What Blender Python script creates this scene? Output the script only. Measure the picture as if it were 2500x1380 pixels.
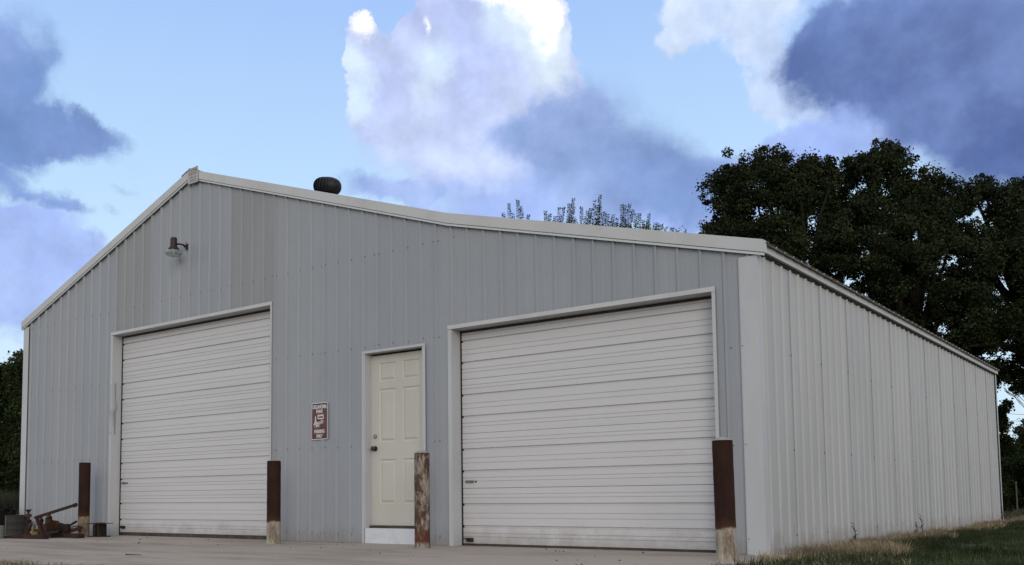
import bpy, bmesh, math, random
import numpy as np
from mathutils import Vector, Matrix

# ------------------------------------------------------------------ camera, sky, sun, exposure
SC = bpy.context.scene
for o in list(bpy.data.objects):
    bpy.data.objects.remove(o)
COL = SC.collection
R = math.radians

CAM = np.array([3.14812, -8.50721, 0.52991])
YAW, PITCH, ROLL = 0.666605, 0.0782679, -0.0084909
FPX, CXP, CYP = 2375.05, 1103.67, 1029.49          # focal length and principal point of the 2500 x 1380 photograph
def cam_axes():
    cy, sy = math.cos(YAW), math.sin(YAW)
    f = np.array([-sy*math.cos(PITCH), cy*math.cos(PITCH), math.sin(PITCH)])
    r = np.array([cy, sy, 0.0]); u = np.cross(r, f)
    c, s = math.cos(ROLL), math.sin(ROLL)
    return f, c*r+s*u, -s*r+c*u
AF, AR, AU = cam_axes()
def ray(u, v):
    return AF + AR*(u-CXP)/FPX - AU*(v-CYP)/FPX
def at_y(u, v, Y):
    d = ray(u, v); t = (Y-CAM[1])/d[1]; return CAM + t*d
def at_d(u, v, D):
    return CAM + D*ray(u, v)
def azel(u, v):
    d = ray(u, v); return math.degrees(math.atan2(d[0], d[1])), math.degrees(math.atan2(d[2], math.hypot(d[0], d[1])))

cd = bpy.data.cameras.new('camera'); cam = bpy.data.objects.new('camera', cd); COL.objects.link(cam)
cam.matrix_world = Matrix(((AR[0], AU[0], -AF[0], CAM[0]), (AR[1], AU[1], -AF[1], CAM[1]), (AR[2], AU[2], -AF[2], CAM[2]), (0, 0, 0, 1)))
cd.sensor_fit = 'HORIZONTAL'; cd.sensor_width = 36; cd.lens = 36*FPX/2500
cd.shift_x = (1250-CXP)/2500; cd.shift_y = (CYP-690)/2500
cd.clip_start = 0.05; cd.clip_end = 3000
SC.camera = cam

SUN_AZ = R(139)      # bearing of the low light, clockwise from +Y (behind the camera, a little to its right)
SUN_EL = R(15)
w = bpy.data.worlds.new('World'); SC.world = w; w.use_nodes = True
WN = w.node_tree; WN.nodes.clear()
def nd(t, **k):
    n = WN.nodes.new(t)
    for a, b in k.items(): setattr(n, a, b)
    return n
def lk(a, b): WN.links.new(a, b)
def put(s, v):
    if isinstance(v, (int, float)): s.default_value = v
    elif isinstance(v, (tuple, list)): s.default_value = v
    else: lk(v, s)
def M(op, a, b=None, c=None, clamp=False):
    n = nd('ShaderNodeMath', operation=op, use_clamp=clamp)
    put(n.inputs[0], a)
    if b is not None: put(n.inputs[1], b)
    if c is not None: put(n.inputs[2], c)
    return n.outputs[0]
def VM(op, a, b=None):
    n = nd('ShaderNodeVectorMath', operation=op); put(n.inputs[0], a)
    if b is not None: put(n.inputs[1], b)
    return n.outputs[0]
def noise(vec, scale, detail=6, rough=0.55, col=False, dist=0.0):
    n = nd('ShaderNodeTexNoise'); put(n.inputs['Vector'], vec)
    n.inputs['Scale'].default_value = scale; n.inputs['Detail'].default_value = detail; n.inputs['Roughness'].default_value = rough
    n.inputs['Distortion'].default_value = dist
    return n.outputs['Color' if col else 'Fac']
def sstep(x, a, b):
    n = nd('ShaderNodeMapRange', interpolation_type='SMOOTHSTEP'); put(n.inputs[0], x); put(n.inputs[1], a); put(n.inputs[2], b)
    return n.outputs[0]
def mixc(f, a, b):
    n = nd('ShaderNodeMix', data_type='RGBA'); put(n.inputs[0], f)
    put(n.inputs[6], a if not isinstance(a, tuple) else (*a, 1)); put(n.inputs[7], b if not isinstance(b, tuple) else (*b, 1))
    return n.outputs[2]
tc = nd('ShaderNodeTexCoord'); DIR = tc.outputs['Generated']
def angles(vec):
    s = nd('ShaderNodeSeparateXYZ'); lk(vec, s.inputs[0])
    az = M('MULTIPLY', M('ARCTAN2', s.outputs[0], s.outputs[1]), 57.2958)
    el = M('MULTIPLY', M('ARCSINE', s.outputs[2]), 57.2958)
    c = nd('ShaderNodeCombineXYZ'); lk(az, c.inputs[0]); lk(el, c.inputs[1])
    return c.outputs[0], az, el
def warp(amount, scale, detail, rough=.55):
    n = VM('SUBTRACT', noise(DIR, scale, detail, rough, col=True), (.5, .5, .5))
    s = nd('ShaderNodeVectorMath', operation='SCALE'); lk(n, s.inputs[0]); s.inputs[3].default_value = amount
    return VM('NORMALIZE', VM('ADD', DIR, s.outputs[0]))
AE0, AZ0, EL0 = angles(DIR)
AE1, _, _ = angles(warp(.085, 9, 10, .66))       # billowy
AE2, _, _ = angles(warp(.15, 5.5, 10, .62))    # torn, soft
def field(ae, blobs):
    tot = None
    for (u, v, ru, rv, rot, wt) in blobs:
        a, e = azel(u, v); a2, _ = azel(u+20, v); _, e2 = azel(u, v-20)
        mp = nd('ShaderNodeMapping', vector_type='TEXTURE'); lk(ae, mp.inputs[0])
        mp.inputs[1].default_value = (a, e, 0); mp.inputs[2].default_value = (0, 0, R(rot))
        mp.inputs[3].default_value = (ru*abs(a2-a)/20, rv*abs(e2-e)/20, 1)
        g = nd('ShaderNodeTexGradient', gradient_type='SPHERICAL'); lk(mp.outputs[0], g.inputs[0])
        t = M('MULTIPLY', g.outputs['Fac'], wt)
        tot = t if tot is None else M('ADD', tot, t)
    return tot
K = 10.0     # Background strength is 0.1, so radiances are given ten-fold
def kc(*c): return tuple(K*x for x in c)
sky = nd('ShaderNodeTexSky', sky_type='NISHITA'); sky.sun_disc = False
sky.sun_elevation = SUN_EL; sky.sun_rotation = SUN_AZ
ramp = nd('ShaderNodeValToRGB'); lk(M('DIVIDE', EL0, 90.0, clamp=True), ramp.inputs[0])
cr = ramp.color_ramp
stops = [(0.0, (.70, .88, 1.03)), (.13, (.65, .87, 1.06)), (.21, (.535, .77, 1.06)), (.33, (.38, .585, 1.03)), (.55, (.27, .44, .82)), (1, (.24, .38, .70))]
cr.elements[0].position, cr.elements[0].color = stops[0][0], (*stops[0][1], 1)
cr.elements[1].position, cr.elements[1].color = stops[-1][0], (*stops[-1][1], 1)
for p_, c_ in stops[1:-1]:
    e_ = cr.elements.new(p_); e_.color = (*c_, 1)
g10 = nd('ShaderNodeVectorMath', operation='SCALE'); lk(ramp.outputs[0], g10.inputs[0]); g10.inputs[3].default_value = K
base = mixc(.9, sky.outputs[0], g10.outputs[0])
# warmer, brighter glow low in the sky all round where the sun has gone down behind the camera
f1 = noise(DIR, 17, 10, .66); f2 = noise(DIR, 6.5, 9, .60); f3 = noise(DIR, 2.2, 8, .6)
# relief of the cloud surface: the same noise sampled a little towards the light gives lit and shaded billows
def relief(scale, off, gain, lo, hi):
    e_ = M('SUBTRACT', noise(DIR, scale, 7, .58), noise(VM('ADD', DIR, tuple(off)), scale, 7, .58))
    return M('MINIMUM', M('MAXIMUM', M('ADD', M('MULTIPLY', e_, gain), 1.0), lo), hi)
loff = AR*.006+AU*.012
e1 = relief(9, loff, 1.25, .86, 1.16); e2 = relief(5, loff*1.8, 1.25, .80, 1.22)
def shade(col, k):
    n = nd('ShaderNodeVectorMath', operation='SCALE'); put(n.inputs[0], col); put(n.inputs[3], k); return n.outputs[0]
def mask(fld, t0, t1, amp, nz=None):
    return sstep(M('ADD', fld, M('MULTIPLY', M('SUBTRACT', nz or f1, .5), amp)), t0, t1)
c = base
away = M('MAXIMUM', sstep(M('ABSOLUTE', M('ADD', AZ0, 35.0)), 34, 50), sstep(EL0, 29, 40))
gen = M('MULTIPLY', sstep(f3, .36, .52), away)
c = mixc(M('MULTIPLY', gen, .92), c, mixc(sstep(f2, .36, .60), kc(.60, .61, .67), kc(.88, .86, .87)))
# thin pale lavender banks low down, left and behind the roof
m_ = mask(field(AE2, [(30, 590, 260, 150, 0, 1), (110, 680, 210, 140, 0, 1), (0, 760, 190, 120, 0, 1), (10, 500, 170, 90, 0, .8),
                      (195, 580, 60, 40, 0, .5), (950, 455, 240, 50, 0, .8), (1090, 440, 110, 60, 0, .7), (1250, 500, 380, 120, 0, .9),
                      (1700, 490, 330, 140, 0, 1), (1850, 390, 170, 100, 0, .7), (2080, 330, 300, 150, 0, 1), (1560, 520, 400, 110, 0, 1)]), .18, .70, .50)
c = mixc(m_, c, shade(mixc(sstep(f2, .36, .64), kc(.34, .47, .88), kc(.45, .59, .96)), e2))
# the tall cumulus
cumul = field(AE1, [(1160, 40, 210, 190, 0, 1.3), (1110, 200, 290, 190, 0, 1.1), (1350, 190, 90, 150, 0, .9), (864, 105, 62, 100, 0, 1.1), (895, 220, 95, 150, 0, .9),
                    (975, 320, 190, 130, 15, 1), (1200, 330, 320, 170, 0, 1.1), (1040, 130, 80, 130, 0, .8), (1290, 100, 110, 160, 0, 1.1), (1120, 420, 260, 80, 10, .6)])
low = sstep(EL0, 23.5, 17.0)      # the foot of the cloud thins out into haze
cm = mask(cumul, M('MULTIPLY_ADD', low, -.20, .25), M('MULTIPLY_ADD', low, .75, .37), .34)
c = mixc(cm, c, shade(mixc(sstep(f2, .34, .66), kc(.52, .61, .96), kc(.64, .74, 1.0)), e1))
rim = mask(field(AE2, [(1030, 170, 70, 150, 0, .9), (1230, 30, 170, 150, 0, 1), (1330, 170, 100, 150, 0, .9), (850, 150, 80, 170, 0, 1.0), (870, 260, 60, 100, 0, .6), (1375, 190, 60, 90, 0, .8), ]), .10, .75, .35)
c = mixc(M('MULTIPLY', M('MULTIPLY', rim, cm), .85), c, shade(mixc(sstep(f2, .34, .66), kc(.66, .82, 1.0), kc(.78, .90, 1.03)), e1))
wht = mask(field(AE1, [(868, 72, 62, 66, 0, 1.3), (1290, 15, 85, 90, 0, 1.3), (1318, 75, 50, 80, -8, 1.1), (1230, -25, 100, 50, 0, 1.1), (1040, 48, 20, 40, 0, .9)]), .20, 1.0, .26)
c = mixc(M('MULTIPLY', wht, cm), c, shade(kc(1.10, 1.10, 1.12), M('ADD', M('MULTIPLY', e1, .4), .62)))
# its blue shaded foot
sh = mask(field(AE2, [(1340, 360, 210, 100, 0, 1), (1460, 380, 290, 200, -20, 1.1), (1500, 470, 360, 150, 0, 1.1), (1430, 260, 80, 90, 0, .6), (1230, 380, 150, 110, 0, .6), (1660, 500, 280, 110, 0, .8)]), .08, 1.15, .42)
c = mixc(sh, c, shade(mixc(sstep(f2, .34, .66), kc(.225, .345, .67), kc(.36, .49, .84)), e2))
# torn white sheet at the top right
t_ = mask(field(AE1, [(1700, 45, 85, 120, 15, 1), (1790, 10, 230, 75, 0, 1.1), (1660, 110, 62, 42, 20, .8), (1845, 60, 160, 75, 0, .9), (1885, 190, 70, 180, 10, .9), (1945, 270, 140, 65, -35, .7), (1830, 130, 60, 40, 0, .5)]), .14, .62, .55)
c = mixc(t_, c, shade(mixc(sstep(f2, .34, .66), kc(.56, .70, .98), kc(.74, .84, 1.0)), e1))
# heavy dark bank at the right
dk = mask(field(AE2, [(2120, 110, 310, 180, 0, 1.3), (2400, 130, 340, 300, 0, 1.5), (2170, 230, 340, 150, -15, 1.2), (2480, 380, 300, 180, 0, 1.2), (1960, 80, 130, 90, 0, .9), (2330, -50, 500, 130, 0, 1.2), (2750, 200, 400, 350, 0, 1.4)]), .05, .90, .60)
c = mixc(dk, c, shade(mixc(sstep(f2, .36, .62), kc(.115, .18, .42), kc(.20, .295, .60)), e2))
dk2 = mask(field(AE2, [(2400, 40, 280, 130, -10, 1), (2230, 190, 300, 80, 5, .8), (2500, 330, 280, 130, 0, 1), (2380, 260, 300, 80, -10, .6)]), .10, 1.1, .5)
c = mixc(dk2, c, shade(mixc(sstep(f2, .34, .66), kc(.085, .135, .34), kc(.14, .21, .46)), e2))
# dark ragged clouds at the left
dl = mask(field(AE2, [(0, 290, 230, 130, 0, 1.3), (110, 310, 200, 75, -8, 1.2), (240, 315, 120, 42, -15, .9), (0, 130, 100, 130, -25, .9), (85, 130, 60, 90, 0, .5), (-120, 250, 250, 250, 0, 1.3),
                      (60, 440, 150, 38, -12, .9), (150, 490, 75, 28, -20, .8), (235, 510, 40, 12, -30, .5), (270, 460, 60, 18, 0, .45), (190, 575, 60, 22, -35, .5)]), .08, .92, .66)
c = mixc(dl, c, shade(mixc(sstep(f2, .34, .66), kc(.185, .30, .61), kc(.31, .44, .80)), e2))
bg = nd('ShaderNodeBackground'); lk(c, bg.inputs[0]); bg.inputs[1].default_value = 0.1
ow = nd('ShaderNodeOutputWorld'); lk(bg.outputs[0], ow.inputs[0])

sl = bpy.data.lights.new('sun', 'SUN'); sl.energy = 0.95; sl.angle = R(30); sl.color = (1.0, .91, .82)
so = bpy.data.objects.new('sun', sl); COL.objects.link(so)
sd = Vector((math.sin(SUN_AZ)*math.cos(SUN_EL), math.cos(SUN_AZ)*math.cos(SUN_EL), math.sin(SUN_EL)))
so.rotation_euler = sd.to_track_quat('Z', 'Y').to_euler(); so.location = (6, -20, 12)

SC.render.engine = 'CYCLES'
SC.view_settings.view_transform = 'Standard'; SC.view_settings.look = 'None'
SC.view_settings.exposure = 0.0; SC.view_settings.gamma = 1.0
try: SC.view_settings.use_curve_mapping = False
except Exception: pass

# ------------------------------------------------------------------ materials
def mat(name, col, rough=.6, metal=0.0, spec=.5, var=None, bump=None, extra=None):
    """var: (scale vector, amount, second colour, lo, hi) noise mixed colour; bump: (scale, strength)"""
    m = bpy.data.materials.new(name); m.use_nodes = True; nt = m.node_tree; b = nt.nodes['Principled BSDF']
    b.inputs['Base Color'].default_value = (*col, 1); b.inputs['Roughness'].default_value = rough
    b.inputs['Metallic'].default_value = metal; b.inputs['Specular IOR Level'].default_value = spec
    tcn = nt.nodes.new('ShaderNodeTexCoord'); cur = None
    for v in (var or []):
        sc_, col2, lo, hi, det = v
        mp = nt.nodes.new('ShaderNodeMapping'); nt.links.new(tcn.outputs['Object'], mp.inputs[0]); mp.inputs[3].default_value = sc_
        n = nt.nodes.new('ShaderNodeTexNoise'); nt.links.new(mp.outputs[0], n.inputs[0]); n.inputs['Scale'].default_value = 1; n.inputs['Detail'].default_value = det
        n.inputs['Roughness'].default_value = .6
        mr = nt.nodes.new('ShaderNodeMapRange'); nt.links.new(n.outputs[0], mr.inputs[0]); mr.inputs[1].default_value = lo; mr.inputs[2].default_value = hi
        mx = nt.nodes.new('ShaderNodeMix'); mx.data_type = 'RGBA'; nt.links.new(mr.outputs[0], mx.inputs[0])
        if cur is None: mx.inputs[6].default_value = (*col, 1)
        else: nt.links.new(cur, mx.inputs[6])
        mx.inputs[7].default_value = (*col2, 1); cur = mx.outputs[2]
    if cur is not None: nt.links.new(cur, b.inputs['Base Color'])
    if bump:
        n = nt.nodes.new('ShaderNodeTexNoise'); nt.links.new(tcn.outputs['Object'], n.inputs[0]); n.inputs['Scale'].default_value = bump[0]; n.inputs['Detail'].default_value = 5
        bp = nt.nodes.new('ShaderNodeBump'); bp.inputs['Strength'].default_value = bump[1]; bp.inputs['Distance'].default_value = bump[2] if len(bump) > 2 else .01
        nt.links.new(n.outputs[0], bp.inputs['Height']); nt.links.new(bp.outputs[0], b.inputs['Normal'])
    return m
def PAINTDIRT(m, c):
    nt = m.node_tree; b = nt.nodes['Principled BSDF']; src = b.inputs['Base Color'].links[0].from_socket; N = nt.nodes.new; L = nt.links.new
    t = N('ShaderNodeTexCoord'); g = N('ShaderNodeNewGeometry'); sx = N('ShaderNodeSeparateXYZ'); L(g.outputs['Position'], sx.inputs[0])
    n = N('ShaderNodeTexNoise'); L(g.outputs['Position'], n.inputs[0]); n.inputs['Scale'].default_value = 5; n.inputs['Detail'].default_value = 8; n.inputs['Roughness'].default_value = .7
    a = N('ShaderNodeMath'); a.operation = 'MULTIPLY_ADD'; L(n.outputs[0], a.inputs[0]); a.inputs[1].default_value = -.55; L(sx.outputs[2], a.inputs[2])
    r = N('ShaderNodeMapRange'); L(a.outputs[0], r.inputs[0]); r.inputs[1].default_value = -.06; r.inputs[2].default_value = -.32; r.inputs[3].default_value = 0; r.inputs[4].default_value = .55
    x = N('ShaderNodeMix'); x.data_type = 'RGBA'; L(r.outputs[0], x.inputs[0]); L(src, x.inputs[6]); x.inputs[7].default_value = (.20, .165, .125, 1); L(x.outputs[2], b.inputs['Base Color']); return m
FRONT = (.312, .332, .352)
def paint(name, c, k=.95, dirt=(.40, .36, .30)):
    d = tuple(x*k for x in c)
    m = mat(name, c, .42, 0, .4, var=[((5, 5, .35), d, .40, .70, 6), ((1.1, 1.1, .8), tuple(x*.93 for x in c), .42, .66, 3), ((14, 14, 1.2), tuple(a*.75+b*.10 for a, b in zip(c, dirt)), .62, .80, 5)], bump=(1.7, .4, .02))
    return PAINTDIRT(m, c)
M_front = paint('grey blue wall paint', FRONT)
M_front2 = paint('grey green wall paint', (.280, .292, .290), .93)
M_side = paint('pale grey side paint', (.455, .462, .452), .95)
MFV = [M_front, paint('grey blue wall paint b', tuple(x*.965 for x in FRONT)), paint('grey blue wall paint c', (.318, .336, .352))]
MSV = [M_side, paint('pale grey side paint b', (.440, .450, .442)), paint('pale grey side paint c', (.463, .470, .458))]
M_trim = mat('off white trim paint', (.53, .535, .53), .45, 0, .4, var=[((2, 2, 1.5), (.46, .46, .445), .45, .75, 6)], bump=(2.5, .12, .006))
M_trimw = mat('white corner trim paint', (.49, .505, .51), .42, 0, .4, var=[((3, 3, .8), (.43, .44, .44), .45, .75, 6)])
M_lip = mat('white trim lip', (.56, .60, .60), .4)
M_rust_closure = mat('rusted dark closure', (.045, .03, .02), .9, var=[((9, 9, 9), (.16, .09, .045), .5, .7, 5)])
M_dark = mat('dark gap', (.01, .01, .01), .9)
M_door = mat('white door enamel', (.58, .575, .57), .38, 0, .45, var=[((.5, 2, 5), (.545, .54, .53), .45, .7, 6), ((3, 3, 30), (.44, .42, .38), .66, .85, 6)], bump=(1.3, .12, .01))
PAINTDIRT(M_door, None)
M_rubber = mat('brown rubber seal', (.05, .035, .028), .8, var=[((8, 8, 8), (.09, .065, .05), .45, .7, 4)])
M_slab = mat('cream door paint', (.53, .525, .46), .5, 0, .35, var=[((2, 2, 1.2), (.49, .48, .41), .45, .72, 6)])
M_white = mat('white step board', (.62, .64, .66), .5, var=[((4, 4, 4), (.52, .53, .54), .5, .75, 5)])
M_steel = mat('dull steel', (.30, .30, .29), .45, .7, var=[((20, 20, 20), (.12, .11, .10), .5, .7, 4)])
M_knob = mat('dark bronze knob', (.06, .055, .05), .35, .6)
M_nickel = mat('satin nickel', (.42, .38, .32), .35, .8)
M_black = mat('black turbine paint', (.008, .008, .010), .5, 0, .35)
M_lamp = mat('dark brown lamp housing', (.03, .02, .016), .55, .2)
M_rust = mat('brown rust', (.036, .019, .015), .9, 0, .2, var=[((14, 14, 14), (.065, .030, .018), .45, .7, 6), ((5, 5, 5), (.022, .017, .015), .5, .7, 4)], bump=(60, .4, .004))
M_rustd = mat('dark rusted iron', (.022, .016, .014), .85, 0, .25, var=[((18, 18, 18), (.06, .028, .018), .5, .72, 6)], bump=(60, .4, .004))
M_rusty = mat('orange rust', (.065, .032, .016), .95, 0, .15, var=[((20, 20, 20), (.12, .065, .022), .45, .65, 6), ((9, 9, 9), (.035, .02, .015), .5, .7, 4)], bump=(60, .5, .004))
M_yellow = mat('faded yellow paint', (.24, .17, .04), .8, var=[((25, 25, 25), (.06, .035, .02), .45, .6, 5)])
M_galv = mat('weathered galvanised tin', (.050, .050, .046), .85, 0, .15, var=[((7, 7, 1), (.03, .028, .025), .45, .7, 6)])
M_blk = mat('black plastic', (.008, .008, .008), .85, 0, .15)
M_red = mat('faded red paint', (.06, .018, .017), .7, var=[((30, 30, 30), (.025, .016, .014), .45, .65, 5)])
M_conc_cap = mat('concrete fill', (.34, .33, .29), .95, var=[((20, 20, 20), (.22, .20, .17), .45, .7, 6)], bump=(50, .5, .004))
M_maroon = mat('maroon sign face', (.10, .022, .028), .4, var=[((6, 6, 6), (.14, .05, .05), .45, .7, 5)])
M_navy = mat('dark sign border', (.02, .015, .022), .5)
M_signw = mat('sign white', (.66, .65, .63), .5, var=[((30, 30, 30), (.56, .55, .52), .5, .7, 4)])
M_plate = mat('worn aluminium plate', (.43, .425, .41), .5, .1, var=[((15, 15, 15), (.36, .345, .32), .45, .7, 5)])
M_ink = mat('faded lettering', (.20, .17, .16), .7, var=[((40, 40, 40), (.30, .25, .18), .45, .65, 4)])
M_screw = mat('screw head', (.12, .12, .12), .6, .2)
M_bark = mat('oak bark', (.035, .028, .022), .95, 0, .1, var=[((6, 6, 1.5), (.02, .017, .014), .45, .7, 6)], bump=(14, .8, .03))
M_wood = mat('weathered grey wood', (.09, .085, .075), .9, var=[((10, 10, 1), (.09, .08, .07), .45, .7, 6)])
M_stick = mat('dead twig', (.035, .025, .02), .9)
m = bpy.data.materials.new('clear lamp refractor'); m.use_nodes = True; nt = m.node_tree; b = nt.nodes['Principled BSDF']
b.inputs['Base Color'].default_value = (.75, .82, .80, 1); b.inputs['Roughness'].default_value = .12; b.inputs['Transmission Weight'].default_value = .82; b.inputs['IOR'].default_value = 1.3
M_glass = m

def leaf_mat(name, c1, c2, c3, trans=.25):
    m = bpy.data.materials.new(name); m.use_nodes = True; nt = m.node_tree; nt.nodes.clear()
    g = nt.nodes.new('ShaderNodeNewGeometry'); rr = nt.nodes.new('ShaderNodeValToRGB'); nt.links.new(g.outputs['Random Per Island'], rr.inputs[0])
    e = rr.color_ramp.elements; e[0].color = (*c1, 1); e[1].color = (*c3, 1); k = rr.color_ramp.elements.new(.55); k.color = (*c2, 1)
    tcn = nt.nodes.new('ShaderNodeTexCoord'); n = nt.nodes.new('ShaderNodeTexNoise'); nt.links.new(tcn.outputs['Object'], n.inputs[0]); n.inputs['Scale'].default_value = .9; n.inputs['Detail'].default_value = 4
    mr = nt.nodes.new('ShaderNodeMapRange'); nt.links.new(n.outputs[0], mr.inputs[0]); mr.inputs[1].default_value = .35; mr.inputs[2].default_value = .65; mr.inputs[3].default_value = .45; mr.inputs[4].default_value = 1.6
    sc_ = nt.nodes.new('ShaderNodeVectorMath'); sc_.operation = 'SCALE'; nt.links.new(rr.outputs[0], sc_.inputs[0]); nt.links.new(mr.outputs[0], sc_.inputs[3])
    p = nt.nodes.new('ShaderNodeBsdfPrincipled'); p.inputs['Roughness'].default_value = .7; p.inputs['Specular IOR Level'].default_value = .12; nt.links.new(sc_.outputs[0], p.inputs['Base Color'])
    t = nt.nodes.new('ShaderNodeBsdfTranslucent'); nt.links.new(sc_.outputs[0], t.inputs[0])
    mx = nt.nodes.new('ShaderNodeMixShader'); mx.inputs[0].default_value = trans; nt.links.new(p.outputs[0], mx.inputs[1]); nt.links.new(t.outputs[0], mx.inputs[2])
    o = nt.nodes.new('ShaderNodeOutputMaterial'); nt.links.new(mx.outputs[0], o.inputs[0]); return m
M_oak = leaf_mat('oak leaves', (.009, .014, .005), (.018, .026, .009), (.040, .050, .018), .12)
M_bush = leaf_mat('bush leaves', (.014, .024, .008), (.026, .042, .013), (.05, .062, .02), .15)
M_pin = leaf_mat('pinnate leaves', (.022, .040, .024), (.035, .06, .035), (.06, .085, .05), .25)
M_green = leaf_mat('green grass blades', (.018, .032, .013), (.032, .052, .019), (.070, .080, .034), .2)
M_dry = leaf_mat('dry grass blades', (.11, .085, .052), (.27, .215, .135), (.50, .42, .28), .2)
M_tall = leaf_mat('tall weeds', (.05, .055, .032), (.08, .082, .05), (.12, .11, .07), .2)

# ------------------------------------------------------------------ helpers
def tag(o, label=None, cat=None, group=None, kind=None):
    for k_, v_ in (('label', label), ('category', cat), ('group', group), ('kind', kind)):
        if v_: o[k_] = v_
    return o
def empty(name, loc, label, cat, group=None, rz=0):
    o = bpy.data.objects.new(name, None); COL.objects.link(o); o.location = loc; o.rotation_euler = (0, 0, rz); o.empty_display_size = .2
    return tag(o, label, cat, group)
def linkmesh(name, me, m, parent=None, loc=None):
    if m and not me.materials: me.materials.append(m)
    o = bpy.data.objects.new(name, me); COL.objects.link(o)
    if parent: o.parent = parent
    if loc: o.location = loc
    return o
class MB:
    def __init__(s): s.v = []; s.f = []
    def add(s, vs, fs):
        n = len(s.v); s.v += [tuple(map(float, x)) for x in vs]; s.f += [tuple(i+n for i in f) for f in fs]; return s
    def box(s, x0, x1, y0, y1, z0, z1):
        return s.add([(x0,y0,z0),(x1,y0,z0),(x1,y1,z0),(x0,y1,z0),(x0,y0,z1),(x1,y0,z1),(x1,y1,z1),(x0,y1,z1)],
                     [(0,3,2,1),(4,5,6,7),(0,1,5,4),(1,2,6,5),(2,3,7,6),(3,0,4,7)])
    def bar(s, p0, p1, w_, h_, up=(0, 0, 1), roll=0):
        p0, p1 = Vector(p0), Vector(p1); d = (p1-p0).normalized(); a = d.cross(Vector(up))
        if a.length < 1e-4: a = d.cross(Vector((0, 1, 0)))
        a.normalize(); b_ = a.cross(d).normalized()
        if roll: q = Matrix.Rotation(roll, 3, d); a = q@a; b_ = q@b_
        vs = [p+a*sx*w_/2+b_*sz*h_/2 for p in (p0, p1) for sx, sz in ((-1,-1),(1,-1),(1,1),(-1,1))]
        return s.add(vs, [(0,1,2,3),(7,6,5,4),(0,4,5,1),(1,5,6,2),(2,6,7,3),(3,7,4,0)])
    def tube(s, pts, rad, n=8, cap=True):
        pts = [Vector(p) for p in pts]; rings = []
        rad = rad if isinstance(rad, (list, tuple)) else [rad]*len(pts)
        prev = None
        for i, p in enumerate(pts):
            d = (pts[min(i+1, len(pts)-1)]-pts[max(i-1, 0)]).normalized()
            if prev is None: a = d.orthogonal().normalized()
            else: a = (prev-d*prev.dot(d)); a = a.normalized() if a.length > 1e-5 else d.orthogonal().normalized()
            prev = a; b_ = d.cross(a)
            rings.append([p+(a*math.cos(2*math.pi*k/n)+b_*math.sin(2*math.pi*k/n))*rad[i] for k in range(n)])
        vs = [v for r_ in rings for v in r_]; fs = []
        for i in range(len(pts)-1):
            for k in range(n): fs.append((i*n+k, i*n+(k+1)%n, (i+1)*n+(k+1)%n, (i+1)*n+k))
        if cap: fs.append(tuple(range(n))[::-1]); fs.append(tuple((len(pts)-1)*n+k for k in range(n)))
        return s.add(vs, fs)
    def lathe(s, prof, c=(0, 0, 0), n=24):
        vs = []; fs = []
        for r_, z in prof:
            for k in range(n): a = 2*math.pi*k/n; vs.append((c[0]+r_*math.cos(a), c[1]+r_*math.sin(a), c[2]+z))
        for i in range(len(prof)-1):
            for k in range(n): fs.append((i*n+k, i*n+(k+1)%n, (i+1)*n+(k+1)%n, (i+1)*n+k))
        if prof[0][0] > 1e-5: fs.append(tuple(range(n))[::-1])
        if prof[-1][0] > 1e-5: fs.append(tuple((len(prof)-1)*n+k for k in range(n)))
        return s.add(vs, fs)
    def prism(s, poly, axis, a, b_):
        """poly of 2D points extruded along axis ('x','y','z') from a to b"""
        def P(p, t): return {'x': (t, p[0], p[1]), 'y': (p[0], t, p[1]), 'z': (p[0], p[1], t)}[axis]
        n = len(poly); vs = [P(p, a) for p in poly]+[P(p, b_) for p in poly]
        return s.add(vs, [tuple(range(n)), tuple(range(n, 2*n))[::-1]]+[(i, (i+1) % n, n+(i+1) % n, n+i) for i in range(n)])
    def mesh(s, name='mesh', smooth=False):
        me = bpy.data.meshes.new(name); me.from_pydata(s.v, [], s.f); bm = bmesh.new(); bm.from_mesh(me)
        bmesh.ops.recalc_face_normals(bm, faces=bm.faces); bm.to_mesh(me); bm.free()
        if smooth:
            me.polygons.foreach_set('use_smooth', [True]*len(me.polygons)); me.update()
            try: me.set_sharp_from_angle(angle=R(40))
            except Exception: pass
        return me
    def build(s, name, m, parent=None, smooth=False, bevel=0, loc=None):
        me = s.mesh(name, smooth); o = linkmesh(name, me, m, parent, loc)
        if bevel:
            b_ = o.modifiers.new('bevel', 'BEVEL'); b_.width = bevel; b_.segments = 2; b_.limit_method = 'ANGLE'
        return o
def quadmesh(name, V, F, m, parent=None, smooth=False):
    me = bpy.data.meshes.new(name); V = np.asarray(V, np.float32); F = np.asarray(F, np.int32); k = F.shape[1]
    me.vertices.add(len(V)); me.vertices.foreach_set('co', V.ravel())
    me.loops.add(F.size); me.loops.foreach_set('vertex_index', F.ravel())
    me.polygons.add(len(F)); me.polygons.foreach_set('loop_start', np.arange(0, F.size, k, dtype=np.int32)); me.polygons.foreach_set('loop_total', np.full(len(F), k, np.int32))
    me.update(calc_edges=True); me.validate()
    return linkmesh(name, me, m, parent)
def text_mesh(txt, size, depth=.0008, squeeze=1.0, bold=.0):
    cu = bpy.data.curves.new('lettering', 'FONT'); cu.body = txt; cu.size = size; cu.align_x = 'CENTER'; cu.align_y = 'CENTER'; cu.extrude = depth; cu.offset = bold
    cu.resolution_u = 3
    to = bpy.data.objects.new('lettering', cu); COL.objects.link(to)
    dg = bpy.context.evaluated_depsgraph_get(); dg.update()
    me = bpy.data.meshes.new_from_object(to.evaluated_get(dg)); bpy.data.objects.remove(to)
    me.transform(Matrix.Diagonal((squeeze, 1, 1, 1)))
    me.transform(Matrix.Rotation(R(90), 4, 'X'))
    return me

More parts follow.
